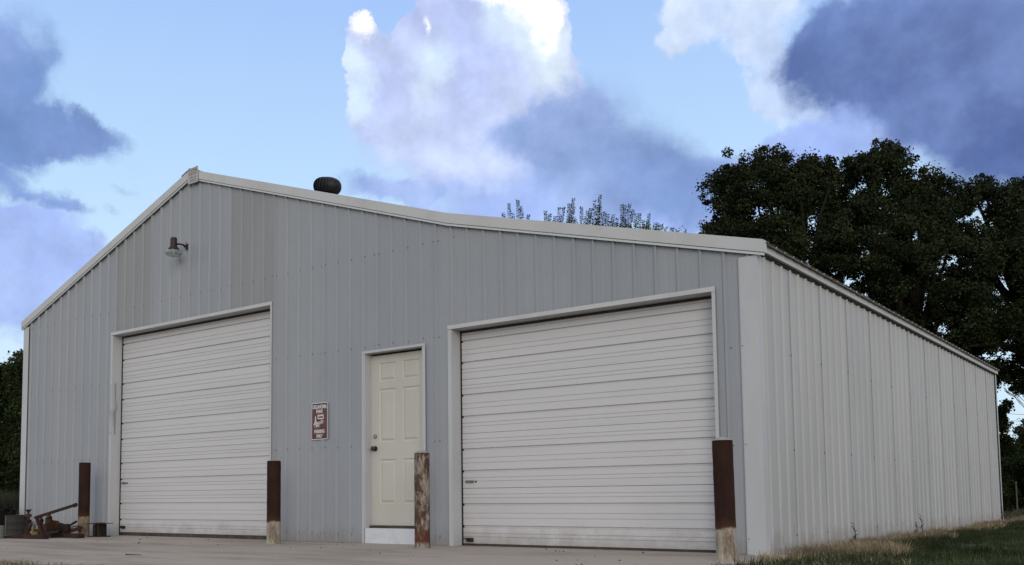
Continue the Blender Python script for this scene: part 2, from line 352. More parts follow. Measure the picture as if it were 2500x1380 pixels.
# ------------------------------------------------------------------ ground
rng = np.random.default_rng(7); random.seed(5)
def ground_material():
    m = mat('earth and thatch', (.11, .095, .055), .95, 0, .1,
            var=[((.5, .5, .5), (.055, .065, .026), .42, .60, 6), ((3, 3, 3), (.16, .125, .075), .52, .72, 6), ((25, 25, 25), (.05, .042, .028), .5, .75, 4)], bump=(12, .7, .04))
    return m
xs = np.concatenate([np.linspace(-400, -30, 12), np.linspace(-28, 24, 90), np.linspace(30, 400, 12)])
ys = np.concatenate([np.linspace(-300, -20, 8), np.linspace(-18, 40, 90), np.linspace(50, 400, 12)])
XX, YY = np.meshgrid(xs, ys)
ZZ = -0.012-.06*np.clip((YY-14)/20, 0, 3)*0 - .02*(np.sin(XX*1.3+YY*.7)*.5+.5)
V = np.stack([XX.ravel(), YY.ravel(), ZZ.ravel()], 1); nx = len(xs)
ii, jj = np.meshgrid(np.arange(len(ys)-1), np.arange(nx-1), indexing='ij'); a = (ii*nx+jj).ravel()
g = quadmesh('ground', V, np.stack([a, a+1, a+nx+1, a+nx], 1), ground_material()); tag(g, kind='structure')
g.data.polygons.foreach_set('use_smooth', [True]*len(g.data.polygons))

M_conc = mat('worn concrete', (.40, .343, .285), .9, 0, .25,
             var=[((.35, 1.3, 1), (.27, .235, .195), .45, .62, 7), ((1.1, 5, 1), (.40, .37, .335), .50, .72, 6), ((7, 16, 7), (.24, .21, .175), .60, .72, 5), ((40, 40, 40), (.24, .22, .20), .55, .8, 3)], bump=(18, .35, .006))
ap = MB()
edge_pts = []
for i in range(41):
    t = i/40; edge_pts.append((-15.5+t*15.62, -4.16+.03*math.sin(t*37)+.02*math.sin(t*91)))
side_pts = [(.20, -4.0), (.22, -1.6), (.21, -.9), (.16, -.35), (.14, .16)]
poly = edge_pts+side_pts+[(-15.5, .16)]
ap.prism(poly, 'z', -.12, 0.0); apron = ap.build('concrete_apron', M_conc); tag(apron, kind='structure')

# ------------------------------------------------------------------ metal building
LX, DEPTH, PKX, PKZ = -12.89, 11.77, -8.27, 5.285
def roofz(x):      # top edge of the rake trim
    if x < PKX: return PKZ-.358*(PKX-x)
    if x < -3.56: return PKZ-.3268*(x-PKX)
    return 3.746-.2575*(x+3.56)
RIB = .2286; RX0 = -2.846
D1 = (-10.20, -6.56, 3.085)      # opening x0, x1, top
D2 = (-3.53, -.455, 2.415)
MD = (-4.875, -3.94, 2.268)
bld = empty('metal_building', (-6.4, 5.9, 0), 'grey metal shop building with two white overhead doors and a low gable roof', 'building')
P0 = (-bld.location[0], -bld.location[1], 0)
def bpart(mb, name, m, parent=None, **k):
    o = mb.build(name, m, parent or bld, **k)
    if parent is None: o.location = P0
    return o
def wtop(x): return roofz(x)-.118
# wall frames behind the sheets
wf = MB()
def fr(x0, x1, z0):
    ks = sorted({x0, x1} | {x for x in (PKX, -3.56) if x0 < x < x1})
    for xa, xb in zip(ks[:-1], ks[1:]):
        wf.prism([(xa, z0), (xb, z0), (xb, wtop(xb)-.01), (xa, wtop(xa)-.01)], 'y', .004, .055)
fr(LX+.03, D1[0]-.02, 0.0); fr(D1[0]-.02, D1[1]+.02, D1[2]+.02); fr(D1[1]+.02, MD[0]-.02, 0); fr(MD[0]-.02, MD[1]+.02, MD[2]+.02); fr(MD[1]+.02, D2[0]-.02, 0)
fr(D2[0]-.02, D2[1]+.02, D2[2]+.02); fr(D2[1]+.02, -.04, 0)
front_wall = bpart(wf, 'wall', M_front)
sf = MB().box(-.06, -.025, .056, DEPTH-.03, 0, 2.74); side_wall = bpart(sf, 'wall', M_side)
bf = MB()
for xa, xb in ((LX+.03, PKX), (PKX, -3.56), (-3.56, -.062)):
    bf.prism([(xa, 0), (xb, 0), (xb, wtop(xb)-.02), (xa, wtop(xa)-.02)], 'y', DEPTH-.055, DEPTH-.004)
back_wall = bpart(bf, 'wall', M_side)
lf = MB().box(LX+.03, LX+.08, .056, DEPTH-.056, 0, 3.5); left_wall = bpart(lf, 'wall', M_side)

def rib_profile(n=4, near=False):
    """(s, h) along one 36 in sheet: flat pans, a tall rib each 9 in and low stiffeners between"""
    pr = []
    for k in range(n+1):
        c_ = k*RIB
        if near and k == 0: pr += [(c_-.026, .0062), (c_-.0112, .0205), (c_+.0112, .0205), (c_+.0245, 0)]
        elif near and k == n: pr += [(c_-.024, 0), (c_-.010, .018), (c_+.008, .018)]
        elif k == 0: pr += [(c_-.010, .0190), (c_+.010, .0190), (c_+.024, 0)]
        elif k == n: pr += [(c_-.024, 0), (c_-.0115, .0203), (c_+.0115, .0203), (c_+.020, .008)]
        else: pr += [(c_-.024, 0), (c_-.010, .019), (c_+.010, .019), (c_+.024, 0)]
        if k < n:
            for q in (.085, .144): pr += [(c_+q-.010, 0), (c_+q-.004, .0015), (c_+q+.004, .0015), (c_+q+.010, 0)]
    return pr
def front_panel(xs0, holes, y_of, top, lo, hi):
    mb = MB(); pr = [(xs0+s, h) for s, h in rib_profile()]
    cuts = {lo, hi, PKX, -3.56}
    for h0, h1, _ in holes: cuts |= {h0, h1}
    pts = []
    for (xa, ha), (xb, hb) in zip(pr[:-1], pr[1:]):
        pts.append((xa, ha))
        for c_ in sorted(cuts):
            if xa < c_ < xb: pts.append((c_, ha+(hb-ha)*(c_-xa)/(xb-xa)))
    pts.append(pr[-1]); pts = [p for p in pts if lo-1e-6 <= p[0] <= hi+1e-6]
    for (xa, ha), (xb, hb) in zip(pts[:-1], pts[1:]):
        xm = (xa+xb)/2; z0 = 0.004
        for h0, h1, zt in holes:
            if h0 < xm < h1: z0 = zt
        mb.add([(xa, y_of(ha), z0), (xb, y_of(hb), z0), (xb, y_of(hb), top(xb)), (xa, y_of(ha), top(xa))], [(0, 1, 2, 3)])
    return mb
holes = [D1, D2, MD]
darker = {-9.25: 1, -7.42: 1}
for j in range(-11, 4):
    x0 = RX0+j*4*RIB
    if x0 > -.02 or x0+4*RIB < LX: continue
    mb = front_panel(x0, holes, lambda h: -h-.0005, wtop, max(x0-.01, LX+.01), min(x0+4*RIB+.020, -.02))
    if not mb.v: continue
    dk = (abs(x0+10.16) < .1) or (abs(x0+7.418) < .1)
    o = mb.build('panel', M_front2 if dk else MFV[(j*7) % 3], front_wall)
    if dk: o['label'] = 'darker greenish grey sheet of the front wall'
SY0 = .144
for j in range(13):
    y0 = SY0-RIB+j*4*RIB; pr = [(y0+s, h) for s, h in rib_profile(near=True)]; pr = [p for p in pr if .02 < p[0] < DEPTH-.02]
    mb = MB()
    for (ya, ha), (yb, hb) in zip(pr[:-1], pr[1:]):
        mb.add([(ha*.95-.024, ya, -.03), (hb*.95-.024, yb, -.03), (hb*.95-.024, yb, 2.735), (ha*.95-.024, ya, 2.735)], [(0, 1, 2, 3)])
    if mb.v: mb.build('panel', MSV[(j*5+1) % 3], side_wall)
    pr = [(y0+s, h) for s, h in rib_profile()]; pr = [p for p in pr if .02 < p[0] < DEPTH-.02]; mb = MB()
    for (ya, ha), (yb, hb) in zip(pr[:-1], pr[1:]):
        mb.add([(LX+.028-ha, ya, 0), (LX+.028-hb, yb, 0), (LX+.028-hb, yb, 3.5), (LX+.028-ha, ya, 3.5)], [(0, 1, 2, 3)])
    mb.build('panel', M_side, left_wall)
for j in range(-11, 4):
    x0 = RX0+j*4*RIB
    if x0 > -.02 or x0+4*RIB < LX: continue
    front_panel(x0, [], lambda h: DEPTH+h, lambda x: wtop(x), max(x0-.01, LX+.02), min(x0+4*RIB+.02, -.03)).build('panel', M_side, back_wall)

# screws of the wall sheets, one stuff part per wall
def screw_mb(mb, p, n, r_=.0062):
    p = Vector(p); n = Vector(n); a_ = n.orthogonal().normalized(); b_ = n.cross(a_)
    ring = [p+(a_*math.cos(t)+b_*math.sin(t))*r_ for t in [k*math.pi/3 for k in range(6)]]
    mb.add(ring+[v+n*.004 for v in ring], [(6, 7, 8, 9, 10, 11)]+[(k, (k+1) % 6, 6+(k+1) % 6, 6+k) for k in range(6)])
sm = MB(); jit = lambda s=.006: random.uniform(-s, s)
for k in range(-44, 13):
    xr = RX0+k*RIB
    for z in (.105, 1.165, 2.355, 3.465):
        lean = xr > -3.45
        zz = {1.165: .985, 2.355: 1.875}.get(z, z) if lean else z
        if lean and z > 3: continue
        for dx in ((-.034, .036) if k % 4 == 0 else (.034,)):
            x_ = xr+dx
            if x_ < LX+.2 or x_ > -.19: continue
            if any(h0-.05 < x_ < h1+.05 and zz < zt+.05 for h0, h1, zt in holes): continue
            if zz > wtop(x_)-.06: continue
            screw_mb(sm, (x_+jit(), -.001, zz+jit()), (0, -1, 0), .0080)
tag(bpart(sm, 'screw_rows', M_screw, front_wall), kind='stuff')
sm = MB()
for k in range(0, 51):
    yr = SY0+k*RIB
    for z in (.15, .96, 1.87):
        for dy in ((-.034, .036) if (k+1) % 4 == 0 else (.036,)):
            if .12 < yr+dy < DEPTH-.06: screw_mb(sm, (-.0235, yr+dy+jit(), z+jit()), (1, 0, 0), .0098)
tag(bpart(sm, 'screw_rows', M_screw, side_wall), kind='stuff')

# rake trims with drip lip, their dark closure, eave trims
def rake(xa, xb, zf, y0=-.055, y1=.03):
    mb = MB()
    def seg(t0, t1, ya, yb):
        mb.prism([(xa, zf(xa)-t1), (xb, zf(xb)-t1), (xb, zf(xb)-t0), (xa, zf(xa)-t0)], 'y', ya, yb)
    seg(0, .112, y0, y0+.004)                       # fascia face
    mb.prism([(xa, zf(xa)-.004), (xb, zf(xb)-.004), (xb, zf(xb)), (xa, zf(xa))], 'y', y0+.0045, .10)
    seg(.112, .116, y0, y0+.022)
    return mb
rks = []
for xa, xb in ((LX-.045, PKX), (PKX, -3.56), (-3.56, .055)):
    zf = (lambda s, x_, z_: (lambda x: z_+s*(x-x_)))((roofz(xb-1e-4)-roofz(xa+1e-4))/(xb-xa), xa, roofz(xa+1e-4))
    rk = bpart(rake(xa, xb, zf), 'rake_trim', M_trim); rks.append(rk)
    mb = MB().prism([(xa, zf(xa)-.144), (xb, zf(xb)-.144), (xb, zf(xb)-.122), (xa, zf(xa)-.122)], 'y', -.046, -.026)
    mb.prism([(xa, zf(xa)-.122), (xb, zf(xb)-.122), (xb, zf(xb)-.1165), (xa, zf(xa)-.1165)], 'y', -.034, -.026)
    mb.build('drip_lip', M_lip, rk)
    xi0, xi1 = max(xa, LX+.06), min(xb, -.05)
    mb = MB().prism([(xi0, zf(xi0)-.138), (xi1, zf(xi1)-.138), (xi1, zf(xi1)-.118), (xi0, zf(xi0)-.118)], 'y', -.0255, .003)
    mb.build('foam_closure', M_dark, rk)
# end caps of the rakes
bpart(MB().box(.056, .060, -.055, .02, 2.700, 2.812), 'rake_end_cap', M_trim)
et = MB().box(.030, .034, .004, DEPTH+.03, 2.722, 2.792)
et.box(-.020, .0295, .004, DEPTH+.03, 2.722, 2.726)
eave = bpart(et, 'eave_trim', M_trim)
MB().box(-.022, -.004, .06, DEPTH-.02, 2.700, 2.7215).build('foam_closure', M_rust_closure, eave)
MB().box(-.03, .066, .004, DEPTH+.02, 2.7925, 2.8045).build('closure_strip', M_rust_closure, eave)
bpart(MB().box(LX-.034, LX-.03, .004, DEPTH+.03, 3.54, 3.63), 'eave_trim', M_trim)

# roof sheets, ribs running down the slope
rf = MB()
for xa, xb in ((LX-.02, PKX), (PKX, -3.56), (-3.56, .0)):
    za, zb = roofz(xa+1e-4)-.055, roofz(xb-1e-4)-.055
    rf.prism([(xa, za-.03), (xb, zb-.03), (xb, zb), (xa, za)], 'y', .06, DEPTH-.06)
roof = bpart(rf, 'roof', M_trim)
M_roof = mat('galvalume roof sheet', (.42, .42, .40), .4, .2, .5, var=[((3, 3, 3), (.30, .28, .25), .45, .7, 5)])
def roof_panel_mesh(xa, xb, j):
    y0 = .03+j*4*RIB; pr = [(y0+s, h) for s, h in rib_profile()]; pr = [p for p in pr if p[0] < DEPTH+.03]
    mb = MB(); za, zb = roofz(xa+1e-4)-.03, roofz(xb-1e-4)-.03
    for (ya, ha), (yb, hb) in zip(pr[:-1], pr[1:]):
        ha += .0015; hb += .0015
        mb.add([(xa, ya, za+ha), (xb, ya, zb+ha), (xb, yb, zb+hb), (xa, yb, za+hb)], [(0, 1, 2, 3)])
        for x_, z_ in ((xa, za), (xb, zb)):
            mb.add([(x_, ya, z_+ha-.0022), (x_, ya, z_+ha), (x_, yb, z_+hb), (x_, yb, z_+hb-.0022)], [(0, 1, 2, 3)])
    return mb
for xa, xb in ((LX-.06, PKX-.002), (PKX+.002, -3.561), (-3.559, .072)):
    for j in range(13): roof_panel_mesh(xa, xb, j).build('roof_panel', M_roof, roof)
rc = MB()
for sgn in (-1, 1):
    s_ = .358 if sgn < 0 else .3268
    rc.prism([(PKX, PKZ+.016), (PKX+sgn*.20, PKZ+.012-s_*.20), (PKX+sgn*.20, PKZ+.008-s_*.20), (PKX, PKZ+.012)], 'y', -.065, DEPTH+.05)
bpart(rc, 'ridge_cap', M_trim)

# corner trims
ct = MB().box(-.182, -.0150, -.0262, -.0232, .002, 2.69).box(-.1845, -.1825, -.0262, -.001, .002, 2.69).box(-.0172, -.0147, -.0230, .085, -.02, 2.715).box(-.192, -.1847, -.024, -.0215, .002, 2.68)
bpart(ct, 'corner_trim', M_trimw)
bpart(MB().box(LX-.002, LX+.165, -.0262, -.0232, .002, roofz(LX+.05)-.14).box(LX-.005, LX-.0022, -.0262, .12, .002, 3.54), 'corner_trim', M_trimw)
bpart(MB().box(-.0004, .0026, DEPTH-.06, DEPTH+.02, -.02, 2.715).box(-.12, .0026, DEPTH+.0205, DEPTH+.0235, -.02, 2.70), 'corner_trim', M_trimw)
bpart(MB().box(LX-.005, LX-.002, DEPTH-.1, DEPTH+.02, 0, 3.54), 'corner_trim', M_trimw)
cs = MB()
for z in (.14, .985, 1.88): screw_mb(cs, (-.172, -.0262, z), (0, -1, 0), .0055)
tag(bpart(cs, 'screw_rows', M_screw), kind='stuff')

# overhead doors
def section_profile(h):
    """(z, y) of one door section, y negative is towards the front"""
    s = [(0, .010), (.0035, .0), ]
    def groove(zc, wd, dp): return [(zc-wd/2, 0), (zc-wd/2+.004, dp), (zc+wd/2-.004, dp), (zc+wd/2, 0)]
    def slit(zc): return [(zc-.0045, 0), (zc-.0015, .007), (zc+.0015, .007), (zc+.0045, 0)]
    s += slit(h*.125)+slit(h*.19)
    s += groove(h*.31, .028, .021)
    s += slit(h*.46)+slit(h*.55)
    s += groove(h*.707, .028, .021)
    s += slit(h*.825)+slit(h*.89)
    s += [(h-.0035, 0), (h, .010)]
    return s
def overhead(opening, nsec, sec_h, z0, wavy=0):
    x0, x1, top = opening; yd = .155
    door = MB().box(x0-.02, x1+.02, yd+.030, yd+.045, .02, z0+nsec*sec_h); door = bpart(door, 'overhead_door', M_door)
    pr = section_profile(sec_h); mb = MB()
    for (za, ya), (zb, yb) in zip(pr[:-1], pr[1:]):
        mb.add([(x0+.012, yd+ya, za), (x1-.012, yd+ya, za), (x1-.012, yd+yb, zb), (x0+.012, yd+yb, zb)], [(0, 1, 2, 3)])
    for xx in (x0+.012, x1-.012):
        mb.add([(xx, yd+y_, z_) for z_, y_ in pr]+[(xx, yd+.029, sec_h), (xx, yd+.029, 0)], [tuple(range(len(pr)+2))])
    me = mb.mesh('door_section')
    for i in range(nsec):
        o = linkmesh('door_section', me, M_door, door, (0, 0, z0+i*sec_h)); o.rotation_euler = (random.uniform(-.003, .003), 0, 0)
    MB().box(x0+.01, x1-.01, yd+.004, yd+.028, .002, z0-.001).build('bottom_seal', M_rubber, door)
    # side seals / tracks just inside the opening
    MB().box(x0+.0005, x0+.009, yd-.012, yd+.04, .002, top-.002).build('side_seal', M_dark, door)
    MB().box(x1-.009, x1-.0005, yd-.012, yd+.04, .002, top-.002).build('side_seal', M_dark, door)
    MB().box(x0+.01, x1-.01, yd-.008, yd-.001, top-.028, top-.002).build('top_seal', M_rubber, door)
    # jambs and face trims of the opening
    fw = .030
    fr_ = MB().box(x0-.0205, x0-.0002, -.0215, yd+.05, .001, top)
    jl = bpart(fr_, 'door_jamb', M_trimw)
    bpart(MB().box(x0-.0205-fw, x0-.021, -.0225, -.0195, .001, top+.018), 'door_trim', M_trimw)
    bpart(MB().box(x1+.0002, x1+.0205, -.0215, yd+.05, .001, top), 'door_jamb', M_trimw)
    bpart(MB().box(x1+.0005, x1+.034, -.0255, -.0225, .001, top+.018), 'door_trim', M_trimw)
    bpart(MB().box(x0-.02, x1+.02, -.0215, yd+.05, top+.0005, top+.0185), 'door_header', M_trimw)
    bpart(MB().box(x0-.05, x1+.034, -.0290, -.0262, top+.001, top+.046), 'door_trim', M_trim)
    return door, jl
od1, jamb1 = overhead(D1, 5, .618, .048)
od2, jamb2 = overhead(D2, 4, .612, .022)
# slide bolt and lift handle on each door
def hardware(door, x0, zb, zl, s=1.0):
    y_ = .150
    b_ = MB().box(x0+.055, x0+.165, y_-.006, y_, zb-.014, zb+.014); b_.tube([(x0+.06, y_-.012, zb+.004), (x0+.16, y_-.012, zb+.004)], .006, 8); b_.box(x0+.14, x0+.152, y_-.026, y_-.006, zb-.004, zb+.012)
    b_.box(x0+.062, x0+.07, y_-.018, y_-.006, zb-.012, zb+.012).build('slide_bolt', M_steel, door)
    MB().lathe([(.012, 0), (.012, .004), (.006, .007), (0, .007)], n=12).build('lock_cylinder', M_knob, door).matrix_local = Matrix.Translation((x0+.195, y_, zb))@Matrix.Rotation(R(90), 4, 'X')
    h_ = MB().box(x0+.075, x0+.155, y_-.004, y_, zl-.026, zl+.022); h_.box(x0+.045, x0+.152, y_-.040, y_-.004, zl+.012, zl+.021); h_.box(x0+.078, x0+.086, y_-.034, y_-.004, zl-.018, zl+.012); h_.box(x0+.130, x0+.138, y_-.034, y_-.004, zl-.018, zl+.012)
    h_.build('lift_handle', M_galv, door)
hardware(od2, D2[0], .708, .065); hardware(od1, D1[0], .80, .125)
# knocked-in left jamb face of the taller door
dj = MB(); zs = np.linspace(1.55, 2.35, 25)
vs = []
for z in zs:
    k_ = math.exp(-((z-1.93)/.13)**2); vs += [(D1[0]-.030-.006*k_, -.0235-.010*k_, z), (D1[0]-.003+.022*k_*math.sin((z-1.6)*9), -.0235-.012*k_, z), (D1[0]+.0015+.028*k_*math.cos(z*11)**2, .05, z)]
fs = []
for i in range(len(zs)-1): fs += [(3*i, 3*i+1, 3*i+4, 3*i+3), (3*i+1, 3*i+2, 3*i+5, 3*i+4)]
dj.add(vs, fs); o = dj.build('bent_flashing', M_trimw, jamb1, smooth=True); o.modifiers.new('s', 'SOLIDIFY').thickness = .002

# walk door
x0, x1, top = MD
wd = bpart(MB().box(x0+.02, x1-.02, .09+.012, .09+.03, .212, 2.245), 'entry_door', M_slab)
def door_face():
    bm = bmesh.new(); X0, X1, Z0, Z1 = x0+.020, x1-.020, .212, 2.245; yf = .09
    W, H = X1-X0, Z1-Z0
    rows = [(.125, .385), (.485, .80), (.845, .955)]
    xs_ = [0, .15, .44, .56, .85, 1]; zs_ = [0]+[q for r_ in rows for q in r_]+[1]
    out = MB()
    for i in range(5):
        for j in range(7):
            xa, xb, za, zb = X0+W*xs_[i], X0+W*xs_[i+1], Z0+H*zs_[j], Z0+H*zs_[j+1]
            if i in (1, 3) and j in (1, 3, 5):
                def rect(d, y_): return [(xa+d, yf+y_, za+d), (xb-d, yf+y_, za+d), (xb-d, yf+y_, zb-d), (xa+d, yf+y_, zb-d)]
                rr = [rect(0, 0), rect(.010, .009), rect(.022, .009), rect(.042, .0)]
                for r0, r1 in zip(rr[:-1], rr[1:]):
                    for k in range(4): out.add([r0[k], r0[(k+1) % 4], r1[(k+1) % 4], r1[k]], [(0, 1, 2, 3)])
                out.add(rr[-1], [(0, 1, 2, 3)])
            else: out.add([(xa, yf, za), (xb, yf, za), (xb, yf, zb), (xa, yf, zb)], [(0, 1, 2, 3)])
    bm.free()
    for xx in (X0, X1): out.add([(xx, yf, Z0), (xx, yf+.0118, Z0), (xx, yf+.0118, Z1), (xx, yf, Z1)], [(0, 1, 2, 3)])
    return out
door_face().build('door_face', M_slab, wd)
def knob(zc, big, m1, m2):
    xk = x0+.088
    rot = Matrix.Translation((xk, .0895, zc))@Matrix.Rotation(R(90), 4, 'X')
    if big:
        o_ = MB().lathe([(.033, 0), (.033, .006), (.014, .010), (.012, .030), (.026, .042), (.029, .056), (.022, .066), (0, .068)], n=18).build('door_knob', m1, wd, smooth=True)
    else:
        o_ = MB().lathe([(.029, 0), (.029, .006), (.023, .018), (0, .020)], n=18).build('deadbolt', m1, wd, smooth=True)
    o_.matrix_local = rot
knob(1.273, False, M_nickel, None); knob(1.126, True, M_knob, None)
bpart(MB().box(x0-.0005, x0+.019, -.0215, .135, .175, top), 'door_jamb', M_trimw)
bpart(MB().box(x1-.019, x1+.0005, -.0215, .135, .175, top), 'door_jamb', M_trimw)
bpart(MB().box(x0-.0005, x1+.0005, -.0215, .135, top+.0005, top+.018), 'door_header', M_trimw)
bpart(MB().box(x0-.028, x0+.002, -.0262, -.0232, .001, top+.0155), 'door_trim', M_trimw)
bpart(MB().box(x1-.001, x1+.030, -.0262, -.0232, .001, top+.0155), 'door_trim', M_trimw)
bpart(MB().box(x0-.028, x1+.030, -.0292, -.0264, top+.001, top+.030), 'door_trim', M_trimw)
bpart(MB().box(x0+.02, x1-.02, .05, .13, .180, .208), 'threshold', M_rubber)
bpart(MB().box(x0+.003, x1-.002, -.012, .13, .002, .1795), 'step_board', M_white)

# roof turbine vent
vc = Vector((-7.56, 2.0, 5.40))
tv = bpy.data.objects.new('turbine_vent', None); COL.objects.link(tv); tv.parent = bld; tv.location = vc-bld.location
tv.rotation_euler = (R(2), R(5), 0)
MB().lathe([(.135, -.47), (.135, -.15), (.15, -.145), (.15, -.13), (.10, -.13)], n=24).build('vent_base', M_steel, tv, smooth=True)
MB().lathe([(.0, .138), (.06, .136), (.10, .128), (.105, .120), (.0, .115)], n=24).build('vent_cap', M_black, tv, smooth=True)
MB().lathe([(.135, -.150), (.155, -.130), (.150, -.122), (.13, -.125)], n=24).build('vent_ring', M_black, tv, smooth=True)
vb = MB(); vv = []; nseg = 12
for i in range(nseg+1):
    t = i/nseg; a_ = -math.pi*.5*.80+t*math.pi*.95*.92; r_ = .212*(abs(math.cos(a_))**.55); z_ = .130*math.sin(a_)*1.02
    r_ = max(r_, .098); w_ = .019+.012*math.cos(a_)
    tw = .10
    for s_ in (-1, 1):
        ang = s_*w_/.2+tw*(t-.5)
        rr = r_+(.009 if s_ > 0 else -.010)
        vv.append((rr*math.cos(ang), rr*math.sin(ang), z_))
vb.add(vv, [(2*i, 2*i+1, 2*i+3, 2*i+2) for i in range(nseg)]); vme = vb.mesh('vane', True)
for k in range(26):
    o = linkmesh('vane', vme, M_black, tv); o.rotation_euler = (0, 0, 2*math.pi*k/26)
MB().lathe([(.10, -.12), (.185, -.05), (.187, .04), (.09, .11)], n=20).build('vent_core', M_dark, tv)

# ------------------------------------------------------------------ wall lamp
lp = empty('wall_lamp', (-8.36, -.02, 4.17), 'dark brown barn light with clear bell refractor high on the front gable wall', 'lamp')
hx, hy = -.045, -.245
MB().lathe([(.052, .115), (.056, .110), (.058, -.01), (.060, -.035), (.088, -.075), (.092, -.095), (.086, -.100), (.05, -.100)][::-1], (hx, hy, 0), 24).build('housing', M_lamp, lp, smooth=True)
MB().lathe([(.054, .1145), (.045, .124), (0, .126)], (hx, hy, 0), 24).build('photocell_cap', M_lamp, lp, smooth=True)
rfp = []
for i in range(13):
    t = i/12; rfp.append((.084+.062*min(1, t*1.9)**.7-(.0 if t < .62 else (t-.62)*.11)+.0025*math.cos(i*math.pi), -.101-.095*t))
rf_ = MB().lathe(rfp, (hx, hy, 0), 28); rf_.f = [f for f in rf_.f if len(f) == 4]
o = rf_.build('refractor', M_glass, lp, smooth=True); o.modifiers.new('s', 'SOLIDIFY').thickness = .004
MB().lathe([(.0, -.19), (.024, -.18), (.033, -.15), (.022, -.115), (.02, -.101)], (hx, hy, 0), 14).build('bulb', M_signw, lp, smooth=True)
arm = MB().tube([(hx+.05, hy+.02, .0), (-.01, -.16, .022), (0, -.08, .020), (0, -.012, .0)], .016, 8); arm.bar((0, -.10, .02), (0, -.012, -.05), .012, .012)
arm.build('arm', M_lamp, lp)
MB().box(-.028, .028, -.014, -.001, -.06, .055).build('wall_plate', M_lamp, lp, bevel=.003)
MB().tube([(.0, -.03, .055), (.006, -.03, .085)], [.012, .004], 6).build('lag_bolt', M_lamp, lp)

lp.scale = (.84, .84, .80)
# ------------------------------------------------------------------ signs
sg = empty('parking_sign', (-5.630, -.0215, 1.268), 'maroon metal parking sign with white lettering on the wall between the doors', 'sign')
W_, H_ = .284, .462
def rrect(w_, h_, r_, z0=0, n=5):
    pts = []
    for cx_, cz_, a0 in ((w_/2-r_, z0+h_-r_, 0), (-w_/2+r_, z0+h_-r_, 90), (-w_/2+r_, z0+r_, 180), (w_/2-r_, z0+r_, 270)):
        for i in range(n+1): a_ = R(a0+90*i/n); pts.append((cx_+r_*math.cos(a_), cz_+r_*math.sin(a_)))
    return pts
MB().prism(rrect(W_, H_, .018), 'y', -.002, 0).build('plate', M_signw, sg)
MB().prism(rrect(W_-.018, H_-.020, .012, .010), 'y', -.0028, -.0021).build('border', M_navy, sg)
MB().prism(rrect(W_-.028, H_-.062, .008, .020), 'y', -.0034, -.0029).build('face', M_maroon, sg)
for txt, zc, sz, sq, bd in (('OKLAHOMA', .408, .068, .66, .0024), ('FANS', .350, .060, .78, .0024), ('PARKING', .100, .062, .70, .0024), ('ONLY', .043, .056, .74, .0022)):
    linkmesh('lettering', text_mesh(txt, sz, .0005, sq, bd), M_signw, sg, (0, -.0042, zc))
em = MB()
def blob(pts): em.prism(pts, 'y', -.0044, -.0036)
# a horse-drawn covered wagon with two running horses, in white strokes
blob([(-.035, .262), (-.028, .305), (.0, .300), (.04, .306), (.075, .298), (.082, .262), (.06, .255), (-.02, .255)])
blob([(-.045, .300), (-.03, .312), (.02, .309), (.08, .315), (.083, .309), (.02, .303), (-.03, .304)])
blob([(-.083, .215), (-.075, .300), (-.062, .292), (-.058, .24), (-.045, .215)])
for cx_, cz_, r_ in ((.045, .222, .026), (.000, .205, .022)):
    for k in range(12):
        a0, a1 = 2*math.pi*k/12, 2*math.pi*(k+1)/12
        blob([(cx_+r_*math.cos(a0), cz_+r_*math.sin(a0)), (cx_+r_*math.cos(a1), cz_+r_*math.sin(a1)), (cx_+r_*.78*math.cos(a1), cz_+r_*.78*math.sin(a1)), (cx_+r_*.78*math.cos(a0), cz_+r_*.78*math.sin(a0))])
    for k in range(4): em.bar((cx_-r_*.8*math.cos(k*math.pi/4), -.004, cz_-r_*.8*math.sin(k*math.pi/4)), (cx_+r_*.8*math.cos(k*math.pi/4), -.004, cz_+r_*.8*math.sin(k*math.pi/4)), .0035, .0008, (0, 1, 0))
blob([(-.070, .205), (-.05, .222), (-.015, .215), (-.005, .195), (-.03, .188), (-.055, .190)])
blob([(-.085, .190), (-.062, .200), (-.03, .192), (-.015, .175), (-.045, .165), (-.07, .172)])
blob([(-.098, .205), (-.082, .222), (-.066, .205), (-.085, .195)]); blob([(-.108, .188), (-.094, .200), (-.08, .185), (-.1, .180)])
for xa, za, xb, zb in ((-.07, .175, -.085, .150), (-.055, .170, -.045, .148), (-.03, .175, -.018, .152), (-.06, .19, -.074, .165), (-.02, .185, .0, .160)):
    em.bar((xa, -.004, za), (xb, -.004, zb), .008, .0008, (0, 1, 0))
em.build('wagon_emblem', M_signw, sg)
# dark panels printed on the wagon cover
MB().prism([(-.02, .268), (-.015, .292), (.07, .290), (.073, .268)], 'y', -.0050, -.0046).build('wagon_cover_print', mat('faded print', (.16, .09, .09), .6), sg)
for px_, pz_ in ((0, .452), (0, .010)):
    screw_mb(mbs := MB(), (px_, -.003, pz_), (0, -1, 0), .004); mbs.build('sign_bolt', M_steel, sg)

bs = empty('builder_plate', (-8.185, -.062, 5.055), 'small worn builder name plate fixed at the gable peak', 'sign'); bs.rotation_euler = (0, R(-3.5), 0)
MB().prism([(-.118, .015), (.118, .0), (.122, .235), (-.122, .235)], 'y', -.003, 0).build('plate', M_plate, bs)
for z0 in (.008, .226): MB().box(-.117, .117, -.0038, -.0032, z0+.006, z0+.009).build('border_line', M_ink, bs)
for txt, zc, sz, sq in (('STALDER', .198, .050, .95), ('BUILDING', .150, .046, .85), ('Vinita, OK', .098, .036, .95), ('256-0247', .050, .038, .95)):
    linkmesh('lettering', text_mesh(txt, sz, .0005, sq, .0008), M_ink, bs, (0, -.0038, zc))

